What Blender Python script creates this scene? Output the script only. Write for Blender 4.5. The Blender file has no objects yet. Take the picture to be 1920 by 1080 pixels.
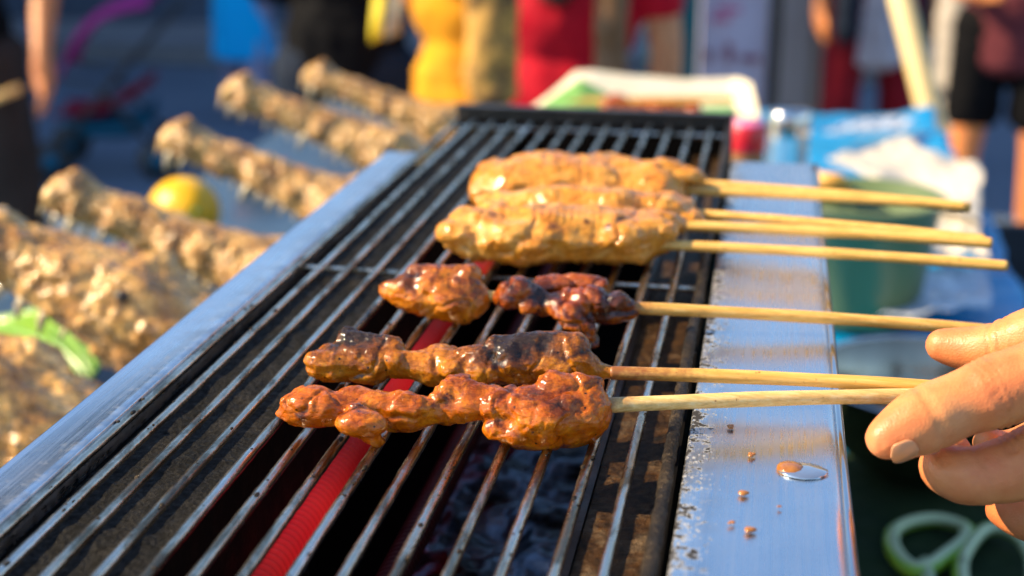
import bpy, bmesh, math, random
import numpy as np
from mathutils import Vector, Matrix, noise as mn
R = math.radians
random.seed(7); rng = np.random.default_rng(7)
SC = bpy.context.scene
COL = SC.collection

# ------------------------------------------------------------------ camera, sky, sun, exposure
ZG = 1.40                      # height of the grate above the pavement
CAMH = 0.18                    # lens above the grate
F_PX = 2667.0
PIT, YAW = R(18.0), R(10.3)
cam_d = bpy.data.cameras.new('camera'); cam = bpy.data.objects.new('camera', cam_d); COL.objects.link(cam)
cam.location = (0, 0, ZG + CAMH); cam.rotation_euler = (R(90) - PIT, 0, YAW)
cam_d.sensor_width = 36; cam_d.lens = 50.0
cam_d.clip_start = 0.02; cam_d.clip_end = 400
cam_d.dof.use_dof = True; cam_d.dof.focus_distance = 0.445; cam_d.dof.aperture_fstop = 8.0
cam_d.dof.aperture_blades = 0
SC.camera = cam

SUN_EL, SUN_AZ = R(36), R(262)          # azimuth clockwise from +Y : the sun stands to the left and a little behind the camera
w = bpy.data.worlds.new('World'); SC.world = w; w.use_nodes = True
nt = w.node_tree; sky = nt.nodes.new('ShaderNodeTexSky'); sky.sky_type = 'NISHITA'
sky.sun_disc = False; sky.sun_elevation = SUN_EL; sky.sun_rotation = SUN_AZ
sky.air_density = 1.2; sky.dust_density = 0.6; sky.ozone_density = 4.5
bg = nt.nodes['Background']; bg.inputs[1].default_value = 0.125
nt.links.new(sky.outputs[0], bg.inputs[0])
sun_d = bpy.data.lights.new('sun', 'SUN'); sun = bpy.data.objects.new('sun', sun_d); COL.objects.link(sun)
sun_d.energy = 5.0; sun_d.angle = R(0.6); sun_d.color = (1.0, 0.79, 0.50)
sdir = Vector((math.sin(SUN_AZ) * math.cos(SUN_EL), math.cos(SUN_AZ) * math.cos(SUN_EL), math.sin(SUN_EL)))
sun.rotation_euler = sdir.to_track_quat('Z', 'Y').to_euler(); sun.location = (-3, -2, 6)
SC.view_settings.view_transform = 'Standard'; SC.view_settings.look = 'None'
SC.view_settings.exposure = 1.05; SC.view_settings.gamma = 1.0; SC.view_settings.use_curve_mapping = False
SC.render.engine = 'CYCLES'
SC.cycles.use_denoising = True; SC.cycles.denoising_prefilter = 'ACCURATE'; SC.render.filter_size = 1.15
SC.cycles.max_bounces = 8; SC.cycles.sample_clamp_indirect = 6.0; SC.cycles.sample_clamp_direct = 0

# survey of the photograph: a pixel (1920 wide) and a height above the grate, or a depth, give a point of the place
Fv = np.array([-math.sin(YAW) * math.cos(PIT), math.cos(YAW) * math.cos(PIT), -math.sin(PIT)])
Rv = np.array([math.cos(YAW), math.sin(YAW), 0.0]); Uv = np.cross(Rv, Fv)
def ray(x, y): return Fv + Rv * (x - 960) / F_PX - Uv * (y - 540) / F_PX
def AT(x, y, z=0.0):
    r = ray(x, y); q = r * ((z - CAMH) / r[2]); return np.array([q[0], q[1], ZG + z])
def PD(x, y, d):
    q = ray(x, y) * d; return np.array([q[0], q[1], ZG + CAMH + q[2]])
def depth(p): return float((np.array(p) - np.array([0, 0, ZG + CAMH])) @ Fv)

# ------------------------------------------------------------------ noise in numpy
def _h(ix, iy, iz, s):
    n = (ix * 374761393 + iy * 668265263 + iz * 2147483647 + s * 1274126177) & 0xffffffff
    n = ((n ^ (n >> 13)) * 1274126177) & 0xffffffff
    n = (n ^ (n >> 16)) & 0xffffffff
    return n.astype(np.float64) / 4294967295.0
def vnoise(P, s=0):
    i = np.floor(P).astype(np.int64); f = P - i; u = f * f * f * (f * (f * 6 - 15) + 10)
    o = np.zeros(len(P))
    for a in (0, 1):
        for b in (0, 1):
            for c in (0, 1):
                wt = (u[:, 0] if a else 1 - u[:, 0]) * (u[:, 1] if b else 1 - u[:, 1]) * (u[:, 2] if c else 1 - u[:, 2])
                o += wt * _h(i[:, 0] + a, i[:, 1] + b, i[:, 2] + c, s)
    return o * 2 - 1
def fbm(P, oct=4, s=0, ridge=False):
    o = np.zeros(len(P)); a = 1.0; t = 0; P = P.copy()
    for k in range(oct):
        n = vnoise(P + 17.3 * k, s + k)
        if ridge: n = 1 - 2 * np.abs(n)
        o += a * n; t += a; a *= 0.5; P = P * 2.03
    return o / t
def cells(P, s=0):
    i = np.floor(P).astype(np.int64); best = np.full(len(P), 9.0)
    for a in (-1, 0, 1):
        for b in (-1, 0, 1):
            for c in (-1, 0, 1):
                j = i + np.array([a, b, c])
                q = np.stack([_h(j[:, 0], j[:, 1], j[:, 2], s + k) for k in (1, 2, 3)], 1) + j
                best = np.minimum(best, np.sum((P - q) ** 2, 1))
    return np.sqrt(best)

# ------------------------------------------------------------------ materials
def srgb(r, g, b):
    f = lambda c: (c / 255 / 12.92) if c / 255 <= 0.04045 else ((c / 255 + 0.055) / 1.055) ** 2.4
    return (f(r), f(g), f(b), 1)
class NM:
    def __init__(s, name):
        s.m = bpy.data.materials.new(name); s.m.use_nodes = True; s.t = s.m.node_tree
        s.b = s.t.nodes['Principled BSDF']; s.co = None
    def n(s, ty, **kw):
        x = s.t.nodes.new(ty)
        for k, v in kw.items(): setattr(x, k, v)
        return x
    def l(s, a, b): s.t.links.new(a, b)
    def coord(s, scale=(1, 1, 1), kind='Object'):
        c = s.n('ShaderNodeTexCoord'); mp = s.n('ShaderNodeMapping'); mp.inputs['Scale'].default_value = scale
        s.l(c.outputs[kind], mp.inputs[0]); return mp.outputs[0]
    def noise(s, scale, detail=4, rough=.55, vec=None, dist=0.0):
        x = s.n('ShaderNodeTexNoise'); x.inputs['Scale'].default_value = scale; x.inputs['Detail'].default_value = detail
        x.inputs['Roughness'].default_value = rough; x.inputs['Distortion'].default_value = dist
        s.l(vec if vec is not None else s.coord(), x.inputs['Vector']); return x.outputs['Fac']
    def vor(s, scale, feature='F1', vec=None, out='Distance'):
        x = s.n('ShaderNodeTexVoronoi'); x.feature = feature; x.inputs['Scale'].default_value = scale
        s.l(vec if vec is not None else s.coord(), x.inputs['Vector']); return x.outputs[out]
    def ramp(s, fac, stops, interp='LINEAR'):
        x = s.n('ShaderNodeValToRGB'); cr = x.color_ramp; cr.interpolation = interp
        while len(cr.elements) < len(stops): cr.elements.new(0.5)
        for e, (p, c) in zip(cr.elements, stops):
            e.position = p; e.color = c if isinstance(c, tuple) and len(c) == 4 else ((*c, 1) if isinstance(c, tuple) else (c, c, c, 1))
        s.l(fac, x.inputs[0]); return x.outputs[0]
    def mix(s, fac, a, b, mode='MIX'):
        x = s.n('ShaderNodeMix'); x.data_type = 'RGBA'; x.blend_type = mode
        for sk, v in ((x.inputs[0], fac), (x.inputs[6], a), (x.inputs[7], b)):
            if isinstance(v, (int, float)): sk.default_value = v
            elif isinstance(v, tuple): sk.default_value = v if len(v) == 4 else (*v, 1)
            else: s.l(v, sk)
        return x.outputs[2]
    def math(s, op, a, b=0.0, clamp=False):
        x = s.n('ShaderNodeMath'); x.operation = op; x.use_clamp = clamp
        for sk, v in ((x.inputs[0], a), (x.inputs[1], b)):
            if isinstance(v, (int, float)): sk.default_value = v
            else: s.l(v, sk)
        return x.outputs[0]
    def attr(s, name):
        x = s.n('ShaderNodeAttribute'); x.attribute_name = name; return x.outputs['Fac']
    def set(s, k, v):
        sk = s.b.inputs[k]
        if isinstance(v, (int, float)): sk.default_value = v
        elif isinstance(v, tuple): sk.default_value = v if len(v) == 4 or len(v) == 3 and sk.type == 'VECTOR' else (*v, 1)
        else: s.l(v, sk)
        return s
    def bump(s, h, strength=.3, dist=.001, prev=None):
        x = s.n('ShaderNodeBump'); x.inputs['Strength'].default_value = strength; x.inputs['Distance'].default_value = dist
        s.l(h, x.inputs['Height'])
        if prev is not None: s.l(prev, x.inputs['Normal'])
        s.l(x.outputs[0], s.b.inputs['Normal']); return x.outputs[0]

def simple(name, c1, c2=None, scale=20, rough=.6, metal=0.0, bump=.2, bscale=None, dist=.002, coat=0.0, sss=0.0, spec=.5, trans=0.0):
    m = NM(name); c2 = c2 or tuple(x * .7 for x in c1[:3])
    nf = m.noise(scale, 5)
    m.set('Base Color', m.ramp(nf, [(.3, tuple(c1[:3])), (.7, tuple(c2[:3]))]))
    m.set('Roughness', m.math('MULTIPLY_ADD', m.noise(scale * 2.3, 3), rough * .5) if False else m.ramp(m.noise(scale * 2.3, 3), [(.3, rough * .8), (.7, min(1, rough * 1.2))]))
    m.set('Metallic', metal); m.set('Specular IOR Level', spec)
    if bump: m.bump(m.noise(bscale or scale * 6, 4), bump, dist)
    if coat: m.set('Coat Weight', coat); m.set('Coat Roughness', .1)
    if sss: m.set('Subsurface Weight', sss); m.set('Subsurface Radius', (.006, .003, .0015)); m.set('Subsurface Scale', 1.0)
    if trans: m.set('Transmission Weight', trans)
    return m.m

def meat_mat(name, lo, mid, hi, charc, rough=.2, sparkle=1.0, sc=120):
    m = NM(name)
    v = m.coord()
    n1 = m.noise(sc, 6, .66, v, .9)
    base = m.ramp(n1, [(.25, lo), (.5, mid), (.72, hi)])
    fine = m.noise(520, 4, .7, v)
    base = m.mix(m.ramp(fine, [(.48, 0.0), (.75, .6)]), base, tuple(c * .45 for c in lo[:3]))
    ch = m.attr('char')
    chn = m.math('ADD', ch, m.math('MULTIPLY', m.math('SUBTRACT', m.noise(340, 6, .75, v, .5), .5), 1.4))
    base = m.mix(m.ramp(chn, [(.30, 0.0), (.62, .8)]), base, tuple(c * .40 for c in lo[:3]))
    base = m.mix(m.ramp(chn, [(.60, 0.0), (.98, .94)]), base, charc)
    pep = m.vor(330, vec=v); pepm = m.math('MULTIPLY', m.ramp(pep, [(.10, 1.0), (.17, 0.0)]), m.ramp(m.noise(140, 2, .5, v), [(.53, 0.0), (.6, 1.0)]))
    base = m.mix(pepm, base, (.012, .007, .004))
    m.set('Base Color', base)
    m.set('Roughness', m.ramp(m.noise(260, 3, .6, v), [(.3, rough * .7), (.75, rough * 2.0)]))
    m.set('Subsurface Weight', .12); m.set('Subsurface Radius', (.004, .0016, .0006)); m.set('Subsurface Scale', 1.0)
    m.set('Coat Weight', min(1.0, .75 * sparkle)); m.set('Coat Roughness', m.ramp(m.noise(200, 4, .6, v), [(.35, .06), (.7, .20)])); m.set('Coat IOR', 1.5); m.set('Specular IOR Level', .10); m.set('Coat Tint', (1.0, .84, .62))
    b0 = m.bump(m.noise(260, 5, .72, m.coord((.45, 1.6, 1.2)), 1.5), .75, .0013)
    b1 = m.bump(m.noise(560, 5, .7, v), .5, .0005, b0)
    b2 = m.bump(m.noise(330, 4, .6, v, .5), .6, .0008)
    m.l(b1, m.b.inputs['Normal'])
    x = [l for l in m.t.links if l.to_socket == m.b.inputs['Normal']]
    m.l(b2, m.b.inputs['Coat Normal'])
    return m.m

M = {}
M['meat_orange'] = meat_mat('meat_orange', (.32, .050, .001), (.54, .140, .002), (.74, .28, .008), (.013, .008, .006))
M['meat_brown'] = meat_mat('meat_brown', (.26, .065, .002), (.50, .175, .006), (.70, .33, .03), (.012, .009, .008))
M['meat_glazed'] = meat_mat('meat_glazed', (.18, .026, .001), (.38, .085, .002), (.64, .22, .008), (.016, .008, .006), .16, 1.4)
M['meat_gold'] = meat_mat('meat_gold', (.34, .07, .002), (.60, .20, .005), (.76, .34, .018), (.016, .008, .006), .16, 1.6)
M['meat_pale'] = meat_mat('meat_pale', (.54, .18, .012), (.76, .37, .045), (.90, .62, .22), (.05, .022, .012), .18, 2.0, 75)

def wood_mat(name, c1, c2, stain=True):
    m = NM(name); v = m.coord((.04, 1, 1)) if stain else m.coord((1, 1, .04))
    base = m.ramp(m.noise(800, 4, .7, v), [(.36, c1), (.52, c2), (.7, tuple(k * .72 for k in c2))])
    if stain:
        s = m.attr('stain')
        sn = m.math('ADD', s, m.math('MULTIPLY', m.math('SUBTRACT', m.noise(260, 4, .65), .5), .8))
        base = m.mix(m.ramp(sn, [(.35, 0.0), (.75, .85)]), base, (.20, .045, .008))
        base = m.mix(m.ramp(m.noise(420, 3, .6), [(.66, 0.0), (.72, .8)]), base, (.26, .08, .012))
    m.set('Base Color', base); m.set('Roughness', .42); m.set('Subsurface Weight', .08); m.set('Subsurface Radius', (.003, .0015, .0006))
    m.bump(m.noise(1100, 3, .6, v), .25, .0004); return m.m
M['bamboo'] = wood_mat('bamboo', (.80, .50, .14), (.70, .38, .075))
M['bamboo_pale'] = wood_mat('bamboo_pale', (.84, .62, .27), (.78, .50, .16))
M['pole_wood'] = wood_mat('pole_wood', (.72, .56, .27), (.62, .46, .20), False)

def rod_mat():
    m = NM('seasoned_rod_steel'); v = m.coord(); vs = m.coord((1, .25, 1))
    n = m.noise(110, 6, .65, vs, .5)
    m.set('Base Color', m.ramp(n, [(.30, (.02, .016, .013)), (.42, (.22, .17, .11)), (.52, (.62, .53, .40)), (.72, (.74, .70, .64))]))
    m.set('Metallic', m.ramp(n, [(.30, .4), (.42, 1.0)])); m.set('Roughness', m.ramp(m.noise(240, 4, .6, vs), [(.3, .14), (.7, .34)]))
    m.bump(m.noise(700, 4, .65, v), .5, .0003); return m.m
M['rod'] = rod_mat()
def rod_back():
    return M['rod']
def flange_mat(name='brushed_steel_flange', dk=1.0):
    m = NM(name); v = m.coord(); sx = m.coord((1, .02, 1)); 
    m.set('Metallic', 1.0)
    wear = m.noise(14, 4, .6, v)
    base = m.ramp(wear, [(.3, (.66, .68, .70)), (.7, (.80, .81, .82))])
    # burnt grease specks, thickest towards the grate
    x = m.n('ShaderNodeSeparateXYZ'); m.l(m.coord(), x.inputs[0])
    ax = m.math('ABSOLUTE', x.outputs[0])
    near = m.math('MULTIPLY_ADD', ax, -42.0); near.node.inputs[2].default_value = .66
    near = m.math('MAXIMUM', near, 0.0, True)
    sp = m.vor(560, vec=m.coord((1, .6, 1)))
    spm = m.ramp(m.math('SUBTRACT', sp, m.math('MULTIPLY', near, .46)), [(.0, 1.0), (.05, 0.0)])
    big = m.math('MULTIPLY', m.noise(230, 5, .7), m.math('MULTIPLY_ADD', near, .55)); big.node.inputs[2].default_value = 1.0
    bm = m.ramp(m.math('MULTIPLY', m.noise(230, 5, .7), m.math('ADD', m.math('MULTIPLY', near, .75), .80)), [(.62, 0.0), (.68, 1.0)])
    dirt = m.math('MAXIMUM', m.math('MULTIPLY', spm, m.math('MULTIPLY', m.ramp(near, [(.05, 0.0), (.25, .9)]), m.ramp(m.noise(32, 3, .6), [(.42, .0), (.60, 1.0)]))), bm)
    scr = m.ramp(m.noise(1500, 2, .5, m.coord((1, .012, 1))), [(.68, 0.0), (.72, 1.0)])
    base = m.mix(m.math('MULTIPLY', scr, .35), base, (.85, .82, .76))
    film = m.math('MULTIPLY', m.ramp(m.noise(90, 5, .65), [(.35, 0.0), (.7, .8)]), near)
    base = m.mix(film, base, (.20, .17, .15))
    if dk < 1: dirt = m.math('MULTIPLY', dirt, dk)
    base = m.mix(dirt, base, (.012, .010, .009))
    m.set('Base Color', base)
    ro = m.ramp(m.noise(900, 3, .6, sx), [(.3, .20), (.7, .36)])
    ro = m.mix(m.ramp(m.noise(45, 5, .7), [(.5, 0.0), (.75, .5)]), ro, (.42, .42, .42))
    m.set('Roughness', m.mix(dirt, ro, (.7, .7, .7)))
    m.set('Metallic', m.ramp(dirt, [(0.0, 1.0), (.6, 0.0)]))
    b = m.bump(m.noise(1400, 3, .6, m.coord((1, .01, 1))), .12, .0002)
    m.bump(m.noise(30, 2, .5), .15, .0012, b); return m.m
M['flange'] = flange_mat(); M['flange_clean'] = flange_mat('clean_brushed_steel', .06)
def grit(name, c1, c2, c3, metal=0.0, rough=.55, sc=300):
    m = NM(name); v = m.coord()
    n = m.noise(60, 6, .65, v, .4)
    c = m.ramp(n, [(.3, c1), (.5, c2), (.72, c3)])
    c = m.mix(m.ramp(m.noise(sc, 5, .7, v), [(.4, 0.0), (.62, .75)]), c, tuple(k * .25 for k in c1))
    m.set('Base Color', c); m.set('Roughness', m.ramp(m.noise(sc, 3, .6, v), [(.3, rough * .6), (.7, min(1., rough * 1.3))])); m.set('Metallic', metal); m.set('Specular IOR Level', .18)
    b = m.bump(m.noise(sc, 6, .75, v), .9, .0012); m.bump(m.vor(sc * 1.4, 'F1', v), .5, .0008, b); return m.m
M['ledge'] = grit('burnt_ledge', (.003, .003, .003), (.0065, .006, .0058), (.030, .026, .021), .0, .7, 420)
M['greasy_ledge'] = grit('greasy_ledge', (.012, .008, .004), (.07, .032, .009), (.18, .13, .08), .0, .4, 260)
M['gunk'] = grit('carbon_gunk', (.012, .010, .009), (.035, .026, .018), (.12, .08, .04), .2, .35, 500)
M['soot'] = simple('sooty_iron', (.0022, .002, .002), (.004, .003, .003), 40, .9, .0, .4, 260, .001, 0, 0, .08)
M['cold_heater'] = simple('unlit_heater', (.05, .004, .004), (.03, .003, .003), 60, .6, 0, .2, 300, .0005, 0, 0, .2)
M['dark_iron'] = simple('dark_iron', (.03, .028, .026), (.07, .06, .05), 60, .4, .6, .4, 400, .0006)
M['steel'] = simple('polished_steel', (.62, .62, .62), (.5, .5, .5), 20, .14, 1.0, .05, 60, .001)
M['steel_wall'] = simple('steel_sheet', (.45, .45, .46), (.36, .36, .37), 25, .3, 1.0, .1, 80, .001)
def heater():
    m = NM('glowing_heater'); v = m.coord()
    n = m.noise(30, 2, .5, v)
    m.set('Base Color', (.10, .006, .006)); m.set('Roughness', .5); m.set('Specular IOR Level', .2)
    m.set('Emission Color', m.ramp(n, [(.3, (.62, .010, .016)), (.6, (.80, .018, .020)), (.78, (1.0, .10, .03))]))
    m.set('Emission Strength', m.math('MULTIPLY', m.attr('glow'), .25)); return m.m
M['heater'] = heater()
def foil():
    m = NM('crumpled_foil'); v = m.coord()
    m.set('Base Color', m.ramp(m.noise(40, 4, .6, v), [(.38, (.004, .004, .005)), (.62, (.14, .19, .26))])); m.set('Metallic', .95); m.set('Roughness', .34)  # blue of the reflected sky is put into the foil's colour
    m.bump(m.noise(60, 4, .6, v), .35, .002); return m.m
M['foil'] = foil()
def croc():
    m = NM('dried_crocodile_skin'); v = m.coord()
    n = m.noise(38, 5, .6, v, .4)
    c = m.ramp(n, [(.28, (.16, .065, .010)), (.44, (.58, .28, .05)), (.60, (.84, .50, .14)), (.76, (.84, .64, .34))])
    c = m.mix(m.ramp(m.noise(220, 4, .7, v), [(.42, 0.0), (.64, .8)]), c, (.085, .032, .008))
    m.set('Base Color', c); m.set('Roughness', m.ramp(m.noise(300, 2, .5, v), [(.35, .16), (.7, .42)])); m.set('Specular IOR Level', .8)
    m.set('Coat Weight', .3); m.set('Coat Roughness', .12); m.set('Coat Tint', (1.0, .86, .62))
    b = m.bump(m.vor(260, 'F1', v), .9, .0022); m.bump(m.noise(120, 5, .7, v), .8, .002, b); return m.m
M['croc'] = croc()
M['tooth'] = simple('tooth_ivory', (.72, .62, .42), (.55, .42, .22), 90, .35, 0, .2, 300, .0005, .3)
M['eye_dark'] = simple('dark_socket', (.02, .013, .01), (.03, .02, .012), 90, .3, 0, .1)
def lemon():
    m = NM('lemon_peel'); v = m.coord()
    m.set('Base Color', m.ramp(m.noise(25, 3, .5, v), [(.3, (.80, .40, .0)), (.7, (.86, .50, .002))])); m.set('Roughness', .32)
    m.set('Subsurface Weight', .15); m.set('Subsurface Radius', (.004, .003, .001)); m.bump(m.vor(520, 'F1', v), .4, .0006); return m.m
M['lemon'] = lemon()
def skin(name, a, b, c):
    m = NM(name); v = m.coord()
    m.set('Base Color', m.mix(m.ramp(m.noise(70, 4, .6, v, .5), [(.38, 0.0), (.70, .6)]), m.ramp(m.noise(45, 4, .55, v), [(.3, a), (.55, b), (.75, c)]), (a[0] * .88, a[1] * .55, a[2] * .5)))
    lk = m.b.inputs['Base Color'].links[0].from_socket
    m.set('Base Color', m.mix(m.math('MULTIPLY', m.attr('red'), .30, True), lk, (a[0] * 1.05, a[1] * .52, a[2] * .62)))
    m.set('Roughness', m.ramp(m.noise(300, 3, .5, v), [(.3, .36), (.7, .55)])); m.set('Subsurface Weight', .16); m.set('Subsurface Radius', (.008, .003, .0015))
    m.set('Specular IOR Level', .45)
    bb = m.bump(m.vor(1500, 'F1', v), .28, .0003); bb = m.bump(m.noise(900, 3, .6, m.coord((.35, 1, 1))), .22, .0003, bb); m.bump(m.noise(160, 3, .5, v), .12, .001, bb); return m.m
M['skin'] = skin('skin_warm', (.58, .205, .060), (.66, .265, .085), (.70, .30, .115))
M['skin_tan'] = skin('skin_tan', (.48, .21, .09), (.56, .26, .12), (.60, .31, .16))
M['nail'] = simple('finger_nail', (.58, .23, .09), (.62, .27, .12), 60, .3, 0, .05, 300, .0003, .3, .1)
def plastic(name, c, rough=.3, c2=None): return simple(name, c, c2 or tuple(k * .85 for k in c), 8, rough, 0, .08, 40, .001, .2)
def cloth(name, c, c2=None, sc=9): return simple(name, c, c2 or tuple(k * .7 for k in c), sc, .85, 0, .35, 700, .0008, 0, 0, .2)
M['blue_sheet'] = simple('blue_plastic_sheet', (.0, .19, .44), (.0, .27, .55), 8, .3, 0, .1, 40, .001, 0, 0, .35)
M['slate_sheet'] = plastic('slate_blue_oilcloth', (.028, .062, .115), .45, (.036, .075, .13))
M['green_cloth'] = cloth('dark_green_cloth', (.012, .028, .010), (.022, .042, .012), 40)
M['mint'] = plastic('mint_green_plastic', (.13, .185, .075), .4)
M['olive_sauce'] = simple('olive_marinade', (.022, .018, .008), (.035, .03, .012), 60, .6, 0, .4, 200, .002, 0)
M['dark_infill'] = simple('dark_infill', (.030, .018, .008), (.07, .045, .018), 30, .15, 0, .3, 120, .002, .5)  # tone of the disc added inside the steel bowl
M['bowl_steel'] = simple('tinted_bowl_steel', (.55, .46, .32), (.34, .28, .19), 30, .2, 1.0, .1, 60, .001)  # gold-brown reflections are put into the steel's base colour
M['paper'] = simple('cream_paper', (.62, .56, .46), (.54, .48, .39), 12, .75, 0, .25, 90, .002)
M['tissue'] = simple('white_plastic_bag', (.50, .54, .62), (.42, .48, .57), 10, .28, 0, .5, 60, .004, .4)
M['cream_tray'] = simple('cream_tray_card', (.66, .60, .46), (.60, .53, .38), 12, .6, 0, .1, 90, .001)
M['leaf'] = simple('banana_leaf', (.13, .30, .05), (.20, .40, .09), 40, .4, 0, .3, 120, .001, .2)
M['leaf_bright'] = simple('fresh_leaf', (.10, .25, .012), (.24, .42, .03), 22, .35, 0, .3, 120, .001, .3)
M['red_cap'] = plastic('red_plastic', (.62, .010, .022), .25)
M['cap_glare'] = plastic('red_plastic_glare', (.80, .22, .42), .3)  # red lid lightened to pink: sky glare on its top, painted in
M['sauce'] = simple('brown_sauce', (.20, .09, .03), (.30, .15, .05), 40, .2, 0, .1)
M['orange_wood'] = simple('varnished_handle', (.75, .42, .08), (.66, .32, .05), 40, .4, 0, .1)
M['scissor_green'] = plastic('lime_plastic', (.28, .50, .02), .3)
M['scissor_white'] = plastic('grey_white_rubber', (.55, .62, .34), .45)
M['crimson'] = plastic('crimson_enamel', (.26, .008, .020), .3)
M['chili'] = plastic('red_chilli', (.42, .012, .010), .25)
def glass():
    m = NM('clear_glass'); m.set('Base Color', (.92, .96, .98)); m.set('Transmission Weight', .92); m.set('Roughness', .04); m.set('IOR', 1.45); return m.m
M['glass'] = glass()
def ground():
    m = NM('asphalt_pavement'); v = m.coord()
    c = m.ramp(m.noise(.9, 6, .6, v), [(.3, (.11, .155, .22)), (.7, (.15, .20, .27))])
    c = m.mix(m.ramp(m.noise(160, 3, .6, v), [(.4, 0.0), (.7, .5)]), c, (.03, .034, .04))
    m.set('Base Color', c); m.set('Roughness', .62); m.bump(m.noise(240, 4, .7, v), .6, .003); return m.m
M['ground'] = ground()
M['kerb'] = simple('kerb_stone', (.18, .18, .19), (.12, .12, .13), 5, .8, 0, .3, 60, .003)
M['wall_navy'] = simple('navy_painted_wall', (.05, .07, .11), (.065, .09, .14), 2, .7, 0, .2, 40, .003)
M['wall_beige'] = simple('beige_render', (.34, .30, .255), (.40, .36, .31), 3, .85, 0, .3, 60, .003)
M['wall_grey'] = simple('grey_render', (.25, .24, .25), (.30, .29, .30), 3, .85, 0, .3, 60, .003)
M['brick_red'] = simple('ochre_render', (.38, .26, .16), (.32, .20, .12), 3, .85, 0, .3, 60, .003)
M['pane'] = plastic('dark_window_glass', (.02, .025, .03), .08)
M['trim'] = simple('painted_trim', (.45, .43, .40), (.38, .36, .33), 9, .6, 0, .1, 60, .001)
M['post_dark'] = simple('dark_post', (.03, .028, .030), (.045, .04, .04), 12, .5, .3, .1)
M['teal'] = cloth('teal_canvas', (.010, .105, .13), (.014, .13, .155))
def banner():
    m = NM('printed_banner'); v = m.coord(kind='Generated')
    m.set('Base Color', (.50, .48, .62)); m.set('Roughness', .6); m.bump(m.noise(5, 3), .2, .01); return m.m
M['banner'] = banner()
M['pink_print'] = simple('pink_print', (.55, .16, .32), (.48, .12, .28), 30, .6, 0, 0)
M['dark_print'] = simple('red_print', (.30, .05, .09), (.14, .10, .16), 30, .6, 0, 0)
M['c_blue'] = cloth('bright_blue_cotton', (.0, .42, .85), (.0, .36, .80)); M['c_black'] = simple('black_cotton', (.005, .005, .006), (.004, .004, .005), 9, .9, 0, .3, 700, .0008, 0, 0, .08)
M['c_brown'] = cloth('dark_brown_trousers', (.036, .028, .025)); M['c_jeans'] = cloth('navy_denim', (.008, .016, .034))
M['c_yellow'] = cloth('saffron_cotton', (.74, .33, .012), (.50, .20, .01)); M['c_red'] = cloth('crimson_cotton', (.46, .004, .018), (.36, .003, .014))
M['c_white'] = cloth('white_cotton', (.46, .46, .54)); M['c_crimson'] = cloth('dark_crimson_cotton', (.22, .006, .016))
M['c_maroon'] = cloth('maroon_print_cotton', (.085, .016, .024), (.14, .03, .035), 22)
M['c_magenta'] = cloth('magenta_canvas', (.42, .03, .22)); M['c_darkred'] = cloth('dark_red_canvas', (.22, .008, .03))
M['c_teal'] = cloth('teal_fabric', (.01, .11, .20)); M['c_lilac'] = cloth('lilac_leggings', (.26, .26, .40))
def leopard():
    m = NM('spotted_brown_fabric'); v = m.coord()
    c = m.ramp(m.vor(42, vec=v), [(.16, (.16, .07, .015)), (.30, (.58, .31, .06))]); m.set('Base Color', m.mix(m.ramp(m.noise(9, 3), [(.4, 0.0), (.6, 1.0)]), c, (.07, .04, .02))); m.set('Roughness', .8); return m.m
M['leopard'] = leopard()
M['bag_brown'] = simple('brown_leather', (.20, .09, .025), (.10, .045, .015), 12, .5, 0, .3, 90, .002)
M['hair'] = simple('dark_hair', (.02, .013, .01), (.05, .03, .02), 60, .5, 0, .8, 300, .003)
M['hair_b'] = simple('brown_hair', (.10, .05, .02), (.16, .09, .04), 60, .5, 0, .8, 300, .003)
M['shoe'] = simple('dark_shoe', (.02, .02, .022), (.03, .03, .03), 20, .5, 0, .1)
M['yellow_tag'] = plastic('yellow_ribbon', (.85, .66, .01), .5)
M['mottle'] = simple('mottled_ribbon', (.60, .56, .40), (.22, .19, .12), 120, .7, 0, 0)
M['rubber'] = simple('black_rubber', (.012, .012, .013), (.02, .02, .02), 20, .6, 0, .2)
M['lip'] = simple('lip_colour', (.42, .12, .09), (.38, .1, .08), 20, .5, 0, 0)
M['eye'] = simple('eye_white_and_iris', (.6, .58, .55), (.5, .48, .46), 5, .2, 0, 0)

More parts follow.
